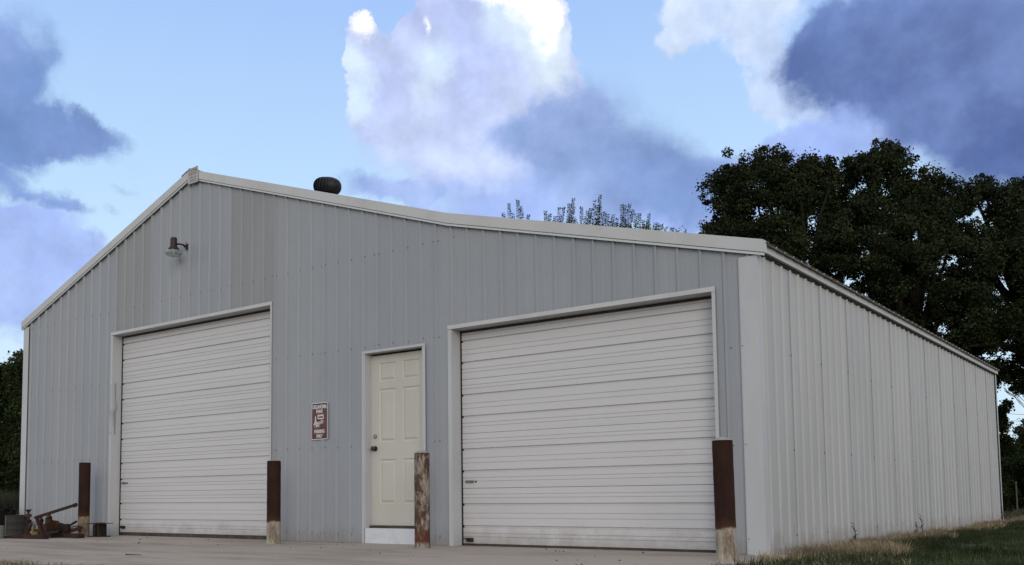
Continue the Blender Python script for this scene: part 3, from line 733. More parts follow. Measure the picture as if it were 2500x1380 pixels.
# ------------------------------------------------------------------ bollards
def bollard_mat(name, zsplit, blotch, lower=(.36, .33, .27)):
    m = bpy.data.materials.new(name); m.use_nodes = True; nt = m.node_tree; b = nt.nodes['Principled BSDF']; b.inputs['Roughness'].default_value = .78
    b.inputs['Specular IOR Level'].default_value = .12
    L = nt.links.new; N = nt.nodes.new
    tcn = N('ShaderNodeTexCoord'); sx = N('ShaderNodeSeparateXYZ'); L(tcn.outputs['Object'], sx.inputs[0])
    def nz(s, det=6, rg=.65):
        mp = N('ShaderNodeMapping'); L(tcn.outputs['Object'], mp.inputs[0]); mp.inputs[3].default_value = s
        n = N('ShaderNodeTexNoise'); L(mp.outputs[0], n.inputs[0]); n.inputs['Scale'].default_value = 1; n.inputs['Detail'].default_value = det; n.inputs['Roughness'].default_value = rg; return n.outputs[0]
    def mr(x, a, b2, c=0, d=1):
        n = N('ShaderNodeMapRange'); L(x, n.inputs[0]); n.inputs[1].default_value = a; n.inputs[2].default_value = b2; n.inputs[3].default_value = c; n.inputs[4].default_value = d; return n.outputs[0]
    def mx(f, a, b2):
        n = N('ShaderNodeMix'); n.data_type = 'RGBA'; L(f, n.inputs[0])
        for k, v in ((6, a), (7, b2)):
            if isinstance(v, tuple): n.inputs[k].default_value = (*v, 1)
            else: L(v, n.inputs[k])
        return n.outputs[2]
    def mth(op, a, b2):
        n = N('ShaderNodeMath'); n.operation = op
        for k, v in ((0, a), (1, b2)):
            if isinstance(v, (int, float)): n.inputs[k].default_value = v
            else: L(v, n.inputs[k])
        return n.outputs[0]
    rust = mx(mr(nz((6, 6, 2)), .4, .65), (.026, .0125, .0095), (.046, .021, .014))
    rust = mx(mr(nz((30, 30, 6)), .66, .78), rust, (.15, .085, .04))
    pale = mx(mr(nz((16, 16, 5)), .42, .62), lower, (.22, .17, .12))
    pale = mx(mr(nz((12, 12, 3), 7, .7), .56, .66), pale, (.09, .045, .025))
    pale = mx(mr(nz((40, 40, 14)), .6, .72), pale, (.50, .46, .38))
    if blotch:
        f = mr(nz((9, 9, 4), 7, .7), .46, .56); f2 = mr(sx.outputs[2], .05, .12)
        col = mx(f, (.085, .05, .035), pale)
        g2 = mr(nz((5, 5, 6), 5, .6), .58, .66); col = mx(g2, col, (.20, .21, .22))
        dk = mr(nz((7, 7, 5.2), 6, .7), .60, .66); col = mx(dk, col, (.028, .014, .010))
        band = mr(mth('ABSOLUTE', mth('SUBTRACT', sx.outputs[2], .125), 0), .085, .05); band = mth('MULTIPLY', band, mr(nz((11, 11, 8)), .35, .5)); col = mx(band, col, (.105, .042, .026))
    else:
        edge = mth('ADD', sx.outputs[2], mth('MULTIPLY', mth('SUBTRACT', nz((14, 14, 7)), .5), .10))
        col = mx(mr(edge, zsplit-.008, zsplit+.012), pale, rust)
        og = mth('MULTIPLY', mr(edge, zsplit+.09, zsplit+.01), mr(edge, zsplit-.01, zsplit+.01)); col = mx(mth('MULTIPLY', og, .45), col, (.10, .045, .02))
    L(col, b.inputs['Base Color'])
    bp = N('ShaderNodeBump'); bp.inputs['Strength'].default_value = .5; bp.inputs['Distance'].default_value = .004; L(nz((50, 50, 30)), bp.inputs['Height']); L(bp.outputs[0], b.inputs['Normal'])
    return m
def bollard(x, y, h, mtl, label, dome, lean=(0, 0)):
    e = empty('bollard', (x, y, 0), label, 'bollard', 'rusty pipe bollards beside the doors'); e.rotation_euler = (R(lean[0]), R(lean[1]), 0)
    r_ = .083
    pr = [(r_+.012, -.02), (r_+.006, .004), (r_, .012)]+[(r_+.0008*math.sin(i*2.1), .012+(h-.016)*i/14) for i in range(1, 15)]+[(r_, h-.002), (r_-.004, h), (r_-.012, h), (r_-.012, h-.05)]
    MB().lathe(pr, n=32).build('pipe', mtl, e, smooth=True)
    if dome > 0:
        MB().lathe([(r_-.0125, h-.045), (r_-.0125, h+.002), (r_*.72, h+dome*.45), (r_*.45, h+dome*.85), (0, h+dome)], n=24).build('concrete_cap', M_conc_cap, e, smooth=True)
    else:
        MB().lathe([(r_-.0125, h-.045), (r_-.0125, h-.02), (0, h-.015)], n=24).build('concrete_fill', M_conc_cap, e, smooth=True)
    # crumbled mortar collar where it meets the slab
    mb = MB(); pts = [(-0.02+r_+.022+random.uniform(-.008, .012)) for _ in range(18)]
    vs = [(pts[k]*math.cos(2*math.pi*k/18), pts[k]*math.sin(2*math.pi*k/18), .001) for k in range(18)]+[(r_*.99*math.cos(2*math.pi*k/18), r_*.99*math.sin(2*math.pi*k/18), .012) for k in range(18)]
    mb.add(vs, [(k, (k+1) % 18, 18+(k+1) % 18, 18+k) for k in range(18)]); mb.build('mortar_collar', M_conc_cap, e)
    return e
bollard(-10.25, -.42, 1.105, bollard_mat('rust pipe one', .30, False, (.26, .19, .13)), 'rusty bollard left of the taller overhead door behind the scrap iron, flat cut top', 0)
bollard(-5.85, -.57, .995, bollard_mat('rust pipe two', .262, False), 'dark rust bollard with pale base right of the taller overhead door', .010)
bollard(-3.56, -.51, 1.012, bollard_mat('mottled pipe', .0, True), 'bollard mottled all over with peeling pale paint in front of the cream walk door', .026)
bollard(-.06, -.80, .985, bollard_mat('rust pipe four', .262, False), 'rusty bollard nearest the building corner, with domed concrete top', .028, (0, -.6))

# ------------------------------------------------------------------ scrap iron at the left
def loc_at(u, v, Y): return Vector(at_y(u, v, Y))
# steel beam stub standing on its flange end
e = empty('beam_offcut', (-9.93, -.36, 0), 'short dark steel beam offcut standing beside the leftmost bollard', 'scrap metal'); e.rotation_euler = (0, 0, R(8))
MB().box(-.155, .155, -.085, .085, .002, .014).build('bottom_flange', M_rustd, e); MB().box(-.055, -.005, -.07, .07, .0145, .1855).build('web', M_rustd, e); MB().box(.035, .075, -.07, .07, .0145, .1855).build('web', M_rustd, e)
MB().add([(-.19, -.09, .186), (.02, -.09, .196), (.02, .09, .196), (-.19, .09, .186), (-.19, -.09, .197), (.02, -.09, .208), (.02, .09, .208), (-.19, .09, .197)], [(0,3,2,1),(4,5,6,7),(0,1,5,4),(1,2,6,5),(2,3,7,6),(3,0,4,7)]).build('top_flange', M_rustd, e)
MB().add([(.0205, -.09, .186), (.19, -.09, .194), (.19, .09, .194), (.0205, .09, .186), (.0205, -.09, .196), (.19, -.09, .204), (.19, .09, .204), (.0205, .09, .196)], [(0,3,2,1),(4,5,6,7),(0,1,5,4),(1,2,6,5),(2,3,7,6),(3,0,4,7)]).build('top_flange', M_rustd, e)
# toppled hitch frame: long arm, upright, braces and ground rail
YJ = -.95
def J(u, v, Y=YJ): return loc_at(u, v, Y)
org = J(112, 1318); org.z = 0
hf = empty('hitch_frame', org, 'toppled rusty implement hitch frame with a long arm pointing up to the right', 'scrap metal')
def jp(name, mtl, fn, bevel=.003):
    mb = MB(); fn(mb); mb.v = [(a-org.x, b_-org.y, c_-org.z) for a, b_, c_ in mb.v]; return mb.build(name, mtl, hf, bevel=bevel)
jp('arm', M_rust, lambda m_: (m_.bar(J(86, 1264), J(184, 1233), .045, .034)))
jp('arm_end', M_rustd, lambda m_: m_.tube([J(181, 1234.5), J(186, 1232.5)], .030, 8))
jp('upright', M_rust, lambda m_: m_.bar(J(90, 1262), J(110, 1319), .05, .045))
jp('brace', M_rust, lambda m_: m_.bar(J(119, 1262), J(134, 1308, YJ+.1), .06, .055))
jp('brace', M_rust, lambda m_: m_.bar(J(112, 1281), J(117, 1302), .06, .07))
jp('knuckle', M_rusty, lambda m_: (m_.tube([J(117, 1256), J(121, 1266)], [.028, .042], 8), m_.tube([J(121, 1266), J(119, 1277)], [.042, .028], 8)))
jp('knuckle', M_red, lambda m_: (m_.tube([J(98, 1264), J(101, 1272)], [.024, .036], 8), m_.tube([J(101, 1272), J(100, 1279)], [.036, .02], 8)))
jp('hydraulic_sleeve', mat('dark blue paint', (.025, .035, .06), .6), lambda m_: m_.tube([J(114, 1264, YJ+.12), J(114, 1282, YJ+.12)], .022, 10))
jp('bolt', M_steel, lambda m_: m_.tube([J(116, 1253), J(116.5, 1249)], .008, 6))
jp('rail', M_rust, lambda m_: m_.bar(J(112, 1316), J(200, 1288, YJ+.35), .055, .05))
jp('rail', M_rust, lambda m_: (m_.bar(J(-60, 1317, -1.42), J(113, 1312, -1.25), .085, .075)))
jp('axle_housing', M_rusty, lambda m_: (m_.tube([J(103, 1292, YJ+.15), J(128, 1284, YJ+.15)], [.07, .055], 12), m_.tube([J(128, 1284, YJ+.15), J(139, 1281, YJ+.15)], [.085, .06], 12)))
jp('gusset', M_rustd, lambda m_: m_.prism([tuple(J(100, 1300)[i] for i in (0, 2)), tuple(J(137, 1302)[i] for i in (0, 2)), tuple(J(140, 1280)[i] for i in (0, 2)), tuple(J(104, 1282)[i] for i in (0, 2))], 'y', YJ+.16, YJ+.20))
# coil of cable / wheel behind
tor = MB(); cc = J(84, 1278, -.75)
tor.tube([(cc.x+.055*math.cos(t), cc.y+.01*math.sin(t), cc.z+.035*math.sin(t)) for t in np.linspace(0, 6.4, 20)], .009, 6)
tor.tube([(cc.x+.035*math.cos(t), cc.y-.02, cc.z+.022*math.sin(t)) for t in np.linspace(0, 6.4, 16)], .007, 6)
tor.tube([(cc.x, cc.y, cc.z-.03), (cc.x+.02, cc.y, .005)], .02, 6)
tag(tor.build('hand_wheel', M_steel), 'small dull steel hand wheel leaning behind the toppled hitch frame', 'scrap metal')
def scrap(name, mtl, label, fn, bevel=.002):
    mb = MB(); fn(mb); return tag(mb.build(name, mtl, bevel=bevel), label, 'scrap metal')
scrap('pry_bar', M_rustd, 'thin dark iron bar leaning up out of the scrap pile', lambda m_: m_.bar(J(146, 1298, -.75), J(187, 1273, -.75), .03, .022))
scrap('flat_bar', M_rustd, 'flat dark strap iron lying level behind the leaning thin bar', lambda m_: (m_.bar(J(140, 1293, -.6), J(192, 1284, -.6), .03, .012), m_.bar(J(160, 1286, -.6), J(173, 1292, -.6), .03, .02), m_.bar(J(192, 1284, -.6), J(196, 1300, -.6), .02, .015)))
def chan(m_):
    a_, b_ = Vector((-10.55, -.75, .004)), Vector((-9.62, -.83, .004))
    m_.bar(a_+Vector((0, 0, .006)), b_+Vector((0, 0, .006)), .10, .010); m_.bar(a_+Vector((0, -.045, .035)), b_+Vector((0, -.045, .035)), .010, .05); m_.bar(a_+Vector((0, .045, .035)), b_+Vector((0, .045, .035)), .010, .05)
scrap('steel_channel', M_rust, 'rusty steel channel lying open side up at the foot of the leftmost bollard', chan)
def arch(m_):
    pts = [J(u_, v_, -.7) for u_, v_ in ((138, 1290), (142, 1281), (150, 1279), (158, 1283), (166, 1288), (174, 1293))]
    m_.tube(pts, .016, 7)
scrap('curved_rod', M_rustd, 'bent dark iron rod arching over the rusty axle housing', arch)
def ypiece(m_):
    m_.bar(J(74, 1304, -.85), J(84, 1293, -.85), .05, .03); m_.bar(J(80, 1309, -.9), J(88, 1300, -.9), .04, .04); m_.tube([J(78, 1300, -.88), J(92, 1306, -.88)], .03, 8)
scrap('yellow_bracket', M_yellow, 'small chipped yellow bracket lying among the rusty iron', ypiece)
def yp2(m_):
    m_.tube([J(90, 1300, -.8), J(104, 1302, -.8)], [.05, .06], 9); m_.tube([J(130, 1286, -.72), J(140, 1296, -.72)], [.05, .03], 9)
scrap('rusted_casting', M_rusty, 'lumpy orange rusted casting under the toppled hitch frame', yp2)
def clutter(m_):
    r3 = random.Random(9)
    for _ in range(26):
        a_ = J(r3.uniform(76, 168), r3.uniform(1288, 1310), r3.uniform(-.95, -.45)); a_.z = max(.02, min(a_.z, .14)); d_ = Vector((r3.uniform(-1, 1), r3.uniform(-.6, .6), r3.uniform(-.25, .35))).normalized()*r3.uniform(.08, .22)
        b_ = a_+d_; b_.z = max(.02, b_.z); m_.bar(a_, b_, r3.uniform(.02, .06), r3.uniform(.012, .05))
mb = MB(); clutter(mb); tag(mb.build('iron_offcuts', M_rustd), 'tangle of small dark iron offcuts heaped under the hitch frame', 'scrap metal', kind='stuff')
# screw jack
jb = J(68, 1305, -.88); jb.z = 0
e = empty('screw_jack', jb, 'dark red rusty screw jack standing beside the tin drum', 'tool')
MB().lathe([(.075, 0), (.07, .02), (.045, .06), (.038, .20), (.05, .22), (.05, .25), (.03, .26)], n=14).build('body', M_rustd, e, smooth=True)
MB().lathe([(.022, .255), (.022, .29), (.045, .30), (.045, .335), (.018, .345), (.018, .37), (.05, .405), (.04, .41), (.02, .39), (0, .39)], n=12).build('screw_head', M_red, e)
MB().bar((-.06, 0, .318), (.075, 0, .318), .03, .04).build('claw', M_red, e)
MB().bar((.03, 0, .12), (.085, 0, .20), .035, .05).build('ratchet_box', M_red, e)
# tin drum
db = J(36, 1312, -.66); db.z = 0
e = empty('tin_drum', db, 'weathered grey tin drum standing in the scrap pile at the left edge', 'drum')
MB().lathe([(.150, 0), (.153, .004), (.150, .012), (.150, .10), (.154, .105), (.150, .11), (.150, .20), (.154, .205), (.150, .21), (.150, .305), (.155, .31), (.155, .318), (.147, .318), (.147, .30), (0, .30)], n=32).build('shell', M_galv, e, smooth=True)
MB().box(-.0035, .0035, -.155, -.149, .01, .305).build('seam', M_steel, e)
db2 = J(54, 1309, -.50); db2.z = 0
e = empty('tin_drum', db2, 'darker tin can squeezed between the grey tin drum and the screw jack', 'drum')
MB().lathe([(.085, 0), (.088, .005), (.085, .012), (.085, .305), (.089, .312), (.082, .315), (.082, .29), (0, .29)], n=24).build('shell', M_blk, e, smooth=True)
# black machine with a loop handle, behind the drum
mb0 = J(14, 1315, -.25); mb0.z = 0
e = empty('small_engine', mb0, 'black small engine with a loop handle behind the tin drum at the left edge', 'engine')
MB().box(-.34, .05, -.15, .15, .05, .40).build('housing', M_blk, e, bevel=.03); MB().box(-.30, .12, -.12, .12, .0, .048).build('base', M_rustd, e, bevel=.01)
MB().lathe([(.07, .40), (.075, .42), (.06, .46), (.02, .47), (0, .47)], (.03, 0, 0), 14).build('filler_cap', M_blk, e, smooth=True)
MB().tube([(.02, 0, .40), (.015, 0, .47), (.04, 0, .50), (.11, 0, .505), (.145, 0, .47), (.145, 0, .38), (.15, 0, .32)], .015, 8).build('loop_handle', M_blk, e, smooth=True)
MB().tube([(.10, 0, .33), (.19, 0, .33)], .03, 8).build('hose_stub', M_blk, e)
pc = J(1, 1320, -1.45); pc.z = 0
tag(MB().lathe([(.05, 0), (.052, .17), (.045, .185), (0, .19)], n=16).build('pale_canister', mat('pale canister', (.11, .115, .10), .8), smooth=True, loc=tuple(pc)), 'pale grey canister at the very left edge in front of the drum', 'canister')
# twig and crumbs on the slab
tg = MB().tube([(-5.33, -2.93, .006), (-5.22, -2.99, .010), (-5.08, -2.92, .005)], [.006, .005, .003], 5)
tag(tg.build('twig', M_stick), 'short dark twig lying on the concrete slab in front of the taller door', 'twig')
cb = MB()
for _ in range(70):
    x_, y_ = random.uniform(-12, .1), random.uniform(-4, -.1) if random.random() < .6 else random.uniform(-.5, -.05); s_ = random.uniform(.004, .011)
    if random.random() < .12: s_ *= 1.8
    cb.add([(x_-s_, y_, 0), (x_+s_*.8, y_-s_, 0), (x_+s_, y_+s_, 0), (x_, y_, s_*1.1)], [(0, 1, 3), (1, 2, 3), (2, 0, 3)])
tag(cb.build('grit', M_stick), 'dark grit and leaf crumbs scattered over the concrete slab', 'debris', kind='stuff')

# ------------------------------------------------------------------ grass
def blades(pts, h, w_, lean, name, m_, label, cat, segs=2):
    n = len(pts); th = rng.uniform(0, 2*np.pi, n); ph = rng.uniform(0, 2*np.pi, n)
    ln = rng.normal(0, lean, n); ax = np.stack([np.cos(th), np.sin(th), np.zeros(n)], 1)*w_[:, None]/2
    tip = np.stack([np.cos(ph)*np.abs(ln), np.sin(ph)*np.abs(ln), np.ones(n)], 1)*h[:, None]
    mid = tip*np.array([.38, .38, .62]); b0 = pts-ax; b1 = pts+ax; m0 = pts+mid-ax*.8; m1 = pts+mid+ax*.8; t0 = pts+tip-ax*.08; t1 = pts+tip+ax*.08
    V = np.stack([b0, b1, m1, m0, t1, t0], 1).reshape(-1, 3); i = np.arange(n)*6
    F = np.concatenate([np.stack([i, i+1, i+2, i+3], 1), np.stack([i+3, i+2, i+4, i+5], 1)])
    return tag(quadmesh(name, V, F, m_), label, cat, kind='stuff')
def sm_noise(x, y, s, seed=0):
    r = np.random.default_rng(seed); k = r.uniform(-1, 1, (7, 2))*s; p_ = r.uniform(0, 6.28, 7)
    return sum(np.sin(x*k[i, 0]+y*k[i, 1]+p_[i]) for i in range(7))/7
def clumpy(n, x0, x1, y0, y1, tufts, sp):
    cx_ = rng.uniform(x0, x1, tufts); cy_ = rng.uniform(y0, y1, tufts); k = rng.integers(0, tufts, n)
    return cx_[k]+rng.normal(0, sp, n), cy_[k]+rng.normal(0, sp, n)
def keep(x, y): return ~((x < .20) & (x > -15.5) & (y > -4.15) & (y < .1)) & ~((x < .03) & (x > LX-.02) & (y > -.02) & (y < DEPTH+.03))
# green lawn right of the building
gx, gy = clumpy(150000, .2, 8.5, -3.5, 15, 9000, .05); far = rng.uniform(size=len(gx)) < 1.0
dens = sm_noise(gx, gy, 1.1, 3); wet = (gx > .22+.18*np.sin(gy*1.7)+.45*np.exp(-((gy-.3)/1.2)**2)) & (dens > -.38)
k_ = keep(gx, gy) & wet
P_ = np.stack([gx, gy, np.full_like(gx, -.025)], 1)[k_]
hh = rng.uniform(.035, .085, len(P_))*(1+.35*sm_noise(P_[:, 0], P_[:, 1], 2.1, 5))
blades(P_, hh, rng.uniform(.004, .008, len(P_)), .55, 'lawn_grass', M_green, 'short dark green grass growing right of the metal building', 'grass')
# dry straw along the wall foot and round the slab
gx, gy = clumpy(60000, .03, 1.15, -1.6, 15.5, 1500, .06); w1 = gx < .30+.22*np.sin(gy*1.7)+.35*sm_noise(gx, gy, 3, 8)+.25*np.exp(-((gy-.3)/1.4)**2)
k_ = keep(gx, gy) & w1 & (gx > .03)
P1 = np.stack([gx, gy, np.full_like(gx, -.02)], 1)[k_]
gx, gy = clumpy(45000, -15, 9, -5.6, -4.13, 2500, .04); k_ = keep(gx, gy); P2 = np.stack([gx, gy, np.full_like(gx, -.02)], 1)[k_]
gx, gy = clumpy(60000, .2, 9, -3.8, 16, 3500, .06); k_ = keep(gx, gy) & (sm_noise(gx, gy, 1.1, 3) < -.06); P3 = np.stack([gx, gy, np.full_like(gx, -.02)], 1)[k_]
P_ = np.concatenate([P1, P2, P3])
hh = np.concatenate([rng.uniform(.03, .115, len(P1))*(1+.6*sm_noise(P1[:, 0], P1[:, 1], 3, 9)), rng.uniform(.03, .075, len(P2)), rng.uniform(.03, .08, len(P3))])
blades(P_, hh, rng.uniform(.003, .006, len(P_)), 1.0, 'dry_grass', M_dry, 'tan dry grass along the wall foot and the slab edge', 'grass')
# far field left and right
gx, gy = clumpy(50000, -34, -13.2, 1, 26, 3500, .15); P1 = np.stack([gx, gy, np.full_like(gx, -.03)], 1)
gx, gy = clumpy(30000, -1, 14, 15, 30, 2500, .15); P2 = np.stack([gx, gy, np.full_like(gx, -.03)], 1)
P_ = np.concatenate([P1, P2]); blades(P_, rng.uniform(.05, .20, len(P_)), rng.uniform(.008, .016, len(P_)), .7, 'field_grass', M_tall, 'dull brown green field grass beyond the building', 'grass')
gx, gy = clumpy(26000, -46, -17, 9.5, 15, 900, .2); P_ = np.stack([gx, gy, np.full_like(gx, -.03)], 1)
blades(P_, rng.uniform(.4, 1.25, len(P_)), rng.uniform(.012, .02, len(P_)), .3, 'tall_weeds', M_tall, 'band of tall grey green weeds in front of the left woods', 'weeds')
# single weeds at the side wall
def weed(x, y, h, label, cat='weed'):
    e = empty('weed', (x, y, -.02), label, cat); mb = MB(); top_ = Vector((random.uniform(-.04, .04), random.uniform(-.05, .05), h)); mb.tube([(0, 0, 0), tuple(top_*.55+Vector((.01, 0, 0))), tuple(top_)], [.005, .004, .002], 5); mb.build('stem', M_stick, e)
    lf_ = MB()
    for i in range(10):
        t = .25+.75*i/10; p = top_*t; a_ = i*2.4; L_ = .06*(1.1-t*.6)
        q = p+Vector((math.cos(a_)*L_, math.sin(a_)*L_, L_*.7)); s_ = Vector((-math.sin(a_), math.cos(a_), 0))*.009
        lf_.add([tuple(p), tuple((p+q)/2+s_), tuple(q), tuple((p+q)/2-s_)], [(0, 1, 2, 3)])
    lf_.build('leaves', M_green, e)
for (x, y, h, lb) in ((.24, 1.75, .27, 'lone dark weed stalk nearest the front corner of the side wall'), (.15, 4.95, .30, 'taller weed stalk halfway along the side wall'), (.18, 4.45, .20, 'small weed just left of the taller stalk on the side wall'), (.20, 10.4, .34, 'weed stalk near the far end of the side wall')):
    weed(x, y, h, lb)
# brush litter at the far wall foot
bl = MB()
for _ in range(90):
    y_ = random.uniform(8.0, 12.6); x_ = random.uniform(.08, .55); a_ = random.uniform(0, 6.28); L_ = random.uniform(.08, .3)
    bl.bar((x_, y_, random.uniform(0, .04)), (x_+L_*math.cos(a_)*.5, y_+L_*math.sin(a_), random.uniform(0, .09)), .006, .006)
tag(bl.build('brush_litter', M_rust), 'dark reddish twigs and litter at the far end of the side wall foot', 'debris', kind='stuff')

# ------------------------------------------------------------------ trees
def inpoly(px_, py_, poly):
    inside = np.zeros(len(px_), bool); n = len(poly)
    for i in range(n):
        x1_, y1_ = poly[i]; x2_, y2_ = poly[(i+1) % n]
        c_ = ((y1_ > py_) != (y2_ > py_)) & (px_ < (x2_-x1_)*(py_-y1_)/(y2_-y1_+1e-12)+x1_); inside ^= c_
    return inside
def polydist(px_, py_, poly):
    d = np.full(len(px_), 1e9); n = len(poly)
    for i in range(n):
        a = np.array(poly[i], float); b = np.array(poly[(i+1) % n], float); ab = b-a
        t = np.clip(((px_-a[0])*ab[0]+(py_-a[1])*ab[1])/(ab@ab+1e-9), 0, 1); d = np.minimum(d, np.hypot(px_-a[0]-t*ab[0], py_-a[1]-t*ab[1]))
    return d
def leaf_cloud(name, C, rad, n_per, size, m_, parent, aspect=.6, flat=.8):
    n = len(C)*n_per; k = np.repeat(np.arange(len(C)), n_per); d = rng.normal(size=(n, 3)); d /= np.linalg.norm(d, axis=1)[:, None]
    r = rad[k]*rng.uniform(.35, 1.0, n)**.6*(1+.25*rng.normal(size=n)*.5)
    P = C[k]+d*r[:, None]*np.array([1, 1, flat])
    nrm = d*.7+rng.normal(size=(n, 3))*.7; nrm /= np.linalg.norm(nrm, axis=1)[:, None]
    a = np.cross(nrm, rng.normal(size=(n, 3))); a /= np.linalg.norm(a, axis=1)[:, None]; b = np.cross(nrm, a)
    L = (size*rng.uniform(.6, 1.35, n))[:, None]; W = L*aspect
    V = np.stack([P-a*L/2, P+b*W/2+nrm*L*.08, P+a*L/2, P-b*W/2+nrm*L*.08], 1).reshape(-1, 3)-np.array(parent.location)
    i = np.arange(n)*4
    return quadmesh(name, V, np.stack([i, i+1, i+2, i+3], 1), m_, parent)
def limbs(parent, base, C, nl, r0, hsplit, seed=1):
    rr = random.Random(seed); mb = MB(); org_ = Vector(parent.location)
    top_ = Vector(np.median(C, 0)); tr = [Vector(base), Vector(base).lerp(Vector((top_.x, top_.y, hsplit)), .5)+Vector((.1, 0, 0)), Vector((top_.x*.6+base[0]*.4, top_.y*.6+base[1]*.4, hsplit))]
    tm = MB().tube([p-org_ for p in [tr[0]+Vector((0, 0, -.1)), tr[0]+Vector((0, 0, .25)), tr[1], tr[2]]], [r0*1.4, r0*1.05, r0*.92, r0*.8], 12); tm.build('trunk', M_bark, parent, smooth=True)
    idx = rr.sample(range(len(C)), min(nl, len(C)))
    for j in idx:
        tgt = Vector(C[j]); s = tr[2].lerp(tr[1], rr.random()*.35) ; pts = [s]
        for t in (.3, .55, .8, 1): 
            p = s.lerp(tgt, t); p.z += math.sin(t*math.pi)*.35*rr.uniform(-.3, 1); p += Vector((rr.uniform(-1, 1), rr.uniform(-1, 1), rr.uniform(-.6, .6)))*.16*(1-abs(t-.5)); pts.append(p)
        q = r0*rr.uniform(.28, .5)*min(1.3, (tgt-s).length/3)
        mb.tube([p-org_ for p in pts], [q, q*.75, q*.5, q*.3, q*.10], 6, cap=False)
    mb.build('limbs', M_bark, parent, smooth=True)
def crown(poly, n, D0, thick, gaps, rpx, tries=8, edge=.62):
    """clump centres filling an outline (photo pixels) at distance D0, with real thickness"""
    xs_, ys_ = np.array(poly)[:, 0], np.array(poly)[:, 1]; u = rng.uniform(xs_.min(), xs_.max(), n*tries); v = rng.uniform(ys_.min(), ys_.max(), n*tries)
    ok = inpoly(u, v, poly); u, v = u[ok], v[ok]; d = polydist(u, v, poly); ok = d > rpx*edge; u, v, d = u[ok], v[ok], d[ok]
    for gu, gv, gr in gaps:
        ok = np.hypot(u-gu, v-gv) > gr+rpx*.55; u, v, d = u[ok], v[ok], d[ok]
    u, v, d = u[:n], v[:n], d[:n]
    T = thick*np.clip(d/170, .12, 1)**.6; D = D0+rng.uniform(-1, 1, len(u))*T
    return np.array([at_d(a, b_, c_) for a, b_, c_ in zip(u, v, D)]), u
OAK = [(1690, 470), (1700, 440), (1735, 425), (1765, 400), (1755, 375), (1790, 362), (1835, 372), (1838, 345), (1862, 345), (1880, 362), (1925, 352), (1942, 390), (1960, 370), (1990, 372), (2020, 378), (2045, 395), (2070, 385), (2105, 365), (2130, 362), (2136, 338), (2150, 345), (2190, 352), (2225, 362), (2238, 395), (2228, 430), (2245, 420), (2262, 398), (2292, 405), (2300, 430), (2330, 418), (2350, 435), (2385, 428), (2420, 420), (2440, 450), (2470, 430), (2500, 428), (2560, 410), (2640, 430), (2720, 520), (2760, 700), (2720, 880), (2640, 980), (2520, 985), (2480, 960), (2450, 935), (2425, 990), (2330, 960), (2200, 900), (2050, 800), (1900, 720), (1850, 680), (1740, 600), (1705, 578), (1715, 545), (1745, 520), (1725, 500)]
GAPS = [(1852, 512, 13), (1900, 515, 10), (1970, 545, 9), (1835, 460, 9), (2120, 620, 7), (2230, 585, 9), (2240, 715, 24), (2205, 740, 14), (2255, 765, 10), (2390, 530, 14), (2400, 510, 10), (2450, 705, 18), (2475, 725, 14), (2185, 640, 8), (2160, 470, 7), (2300, 800, 9), (2462, 870, 14), (1990, 600, 7), (2100, 470, 7), (2330, 640, 7), (1925, 405, 6), (1800, 400, 6), (2010, 560, 8), (2230, 440, 9)]
GAPS += [(random.uniform(1740, 2480), random.uniform(420, 900), random.uniform(2, 8)) for _ in range(60)]
C, U = crown(OAK, 1900, 27.0, 2.6, GAPS, 24, edge=.95)
rad = rng.uniform(.20, .42, len(C))
# small outer sprays that break the outline up
sp_poly = [(x+(-8 if x < 1760 else 0), y-10) for x, y in OAK]
C2, U2 = crown(OAK, 1500, 26.6, 2.2, GAPS, 8, edge=.1); C = np.concatenate([C, C2]); U = np.concatenate([U, U2]); rad = np.concatenate([rad, rng.uniform(.07, .2, len(C2))])
oaks = [((1965, 1240), 'large dark oak nearest the front corner roof edge, leftmost of the three', -1e9, 2085), ((2240, 1240), 'tall dark oak in the middle of the three behind the side wall', 2085, 2345), ((2560, 1240), 'dark oak at the right edge whose branches hang past the far wall corner', 2345, 1e9)]
for i, ((bu, bv), lb, ua, ub) in enumerate(oaks):
    jitU = U+rng.normal(0, 22, len(U)); s_ = (jitU >= ua) & (jitU < ub); Ci = C[s_]
    base = at_d(bu, bv, 27.2); base[2] = -.05
    e = empty('oak_tree', tuple(base), lb, 'tree', 'oaks behind the building')
    big = rad[s_] > .2
    leaf_cloud('crown', Ci[big], rad[s_][big], 200, .078, M_oak, e); leaf_cloud('outer_sprays', Ci[~big], rad[s_][~big], 60, .078, M_oak, e)
    limbs(e, base, Ci, 46, .30, 3.6+.5*i, 11+i)
# thin drooping bare twigs in the gap right of the wall
def small_tree(name, poly, n, D, thick, rpx, label, cat, m_, base_uv, lr=(.16, .32), npl=90, size=.09, gaps=(), trunk=.10, hs=1.2, group=None):
    C_, _ = crown(poly, n, D, thick, gaps, rpx); base = at_d(base_uv[0], base_uv[1], D); base[2] = -.05
    e = empty(name, tuple(base), label, cat, group); leaf_cloud('crown', C_, rng.uniform(lr[0], lr[1], len(C_)), npl, size, m_, e)
    limbs(e, base, C_, 14, trunk, hs, 5); return e
small_tree('small_tree', [(2425, 1180), (2430, 1000), (2442, 975), (2465, 978), (2470, 1000), (2455, 1015), (2470, 1040), (2480, 1120), (2480, 1200)], 130, 30, .9, 9, 'small leafy tree standing just past the far wall corner', 'tree', M_bush, (2450, 1245), (.10, .22), 60, .09, ((2446, 1055, 4), (2468, 1060, 6)), .06, 1.3)
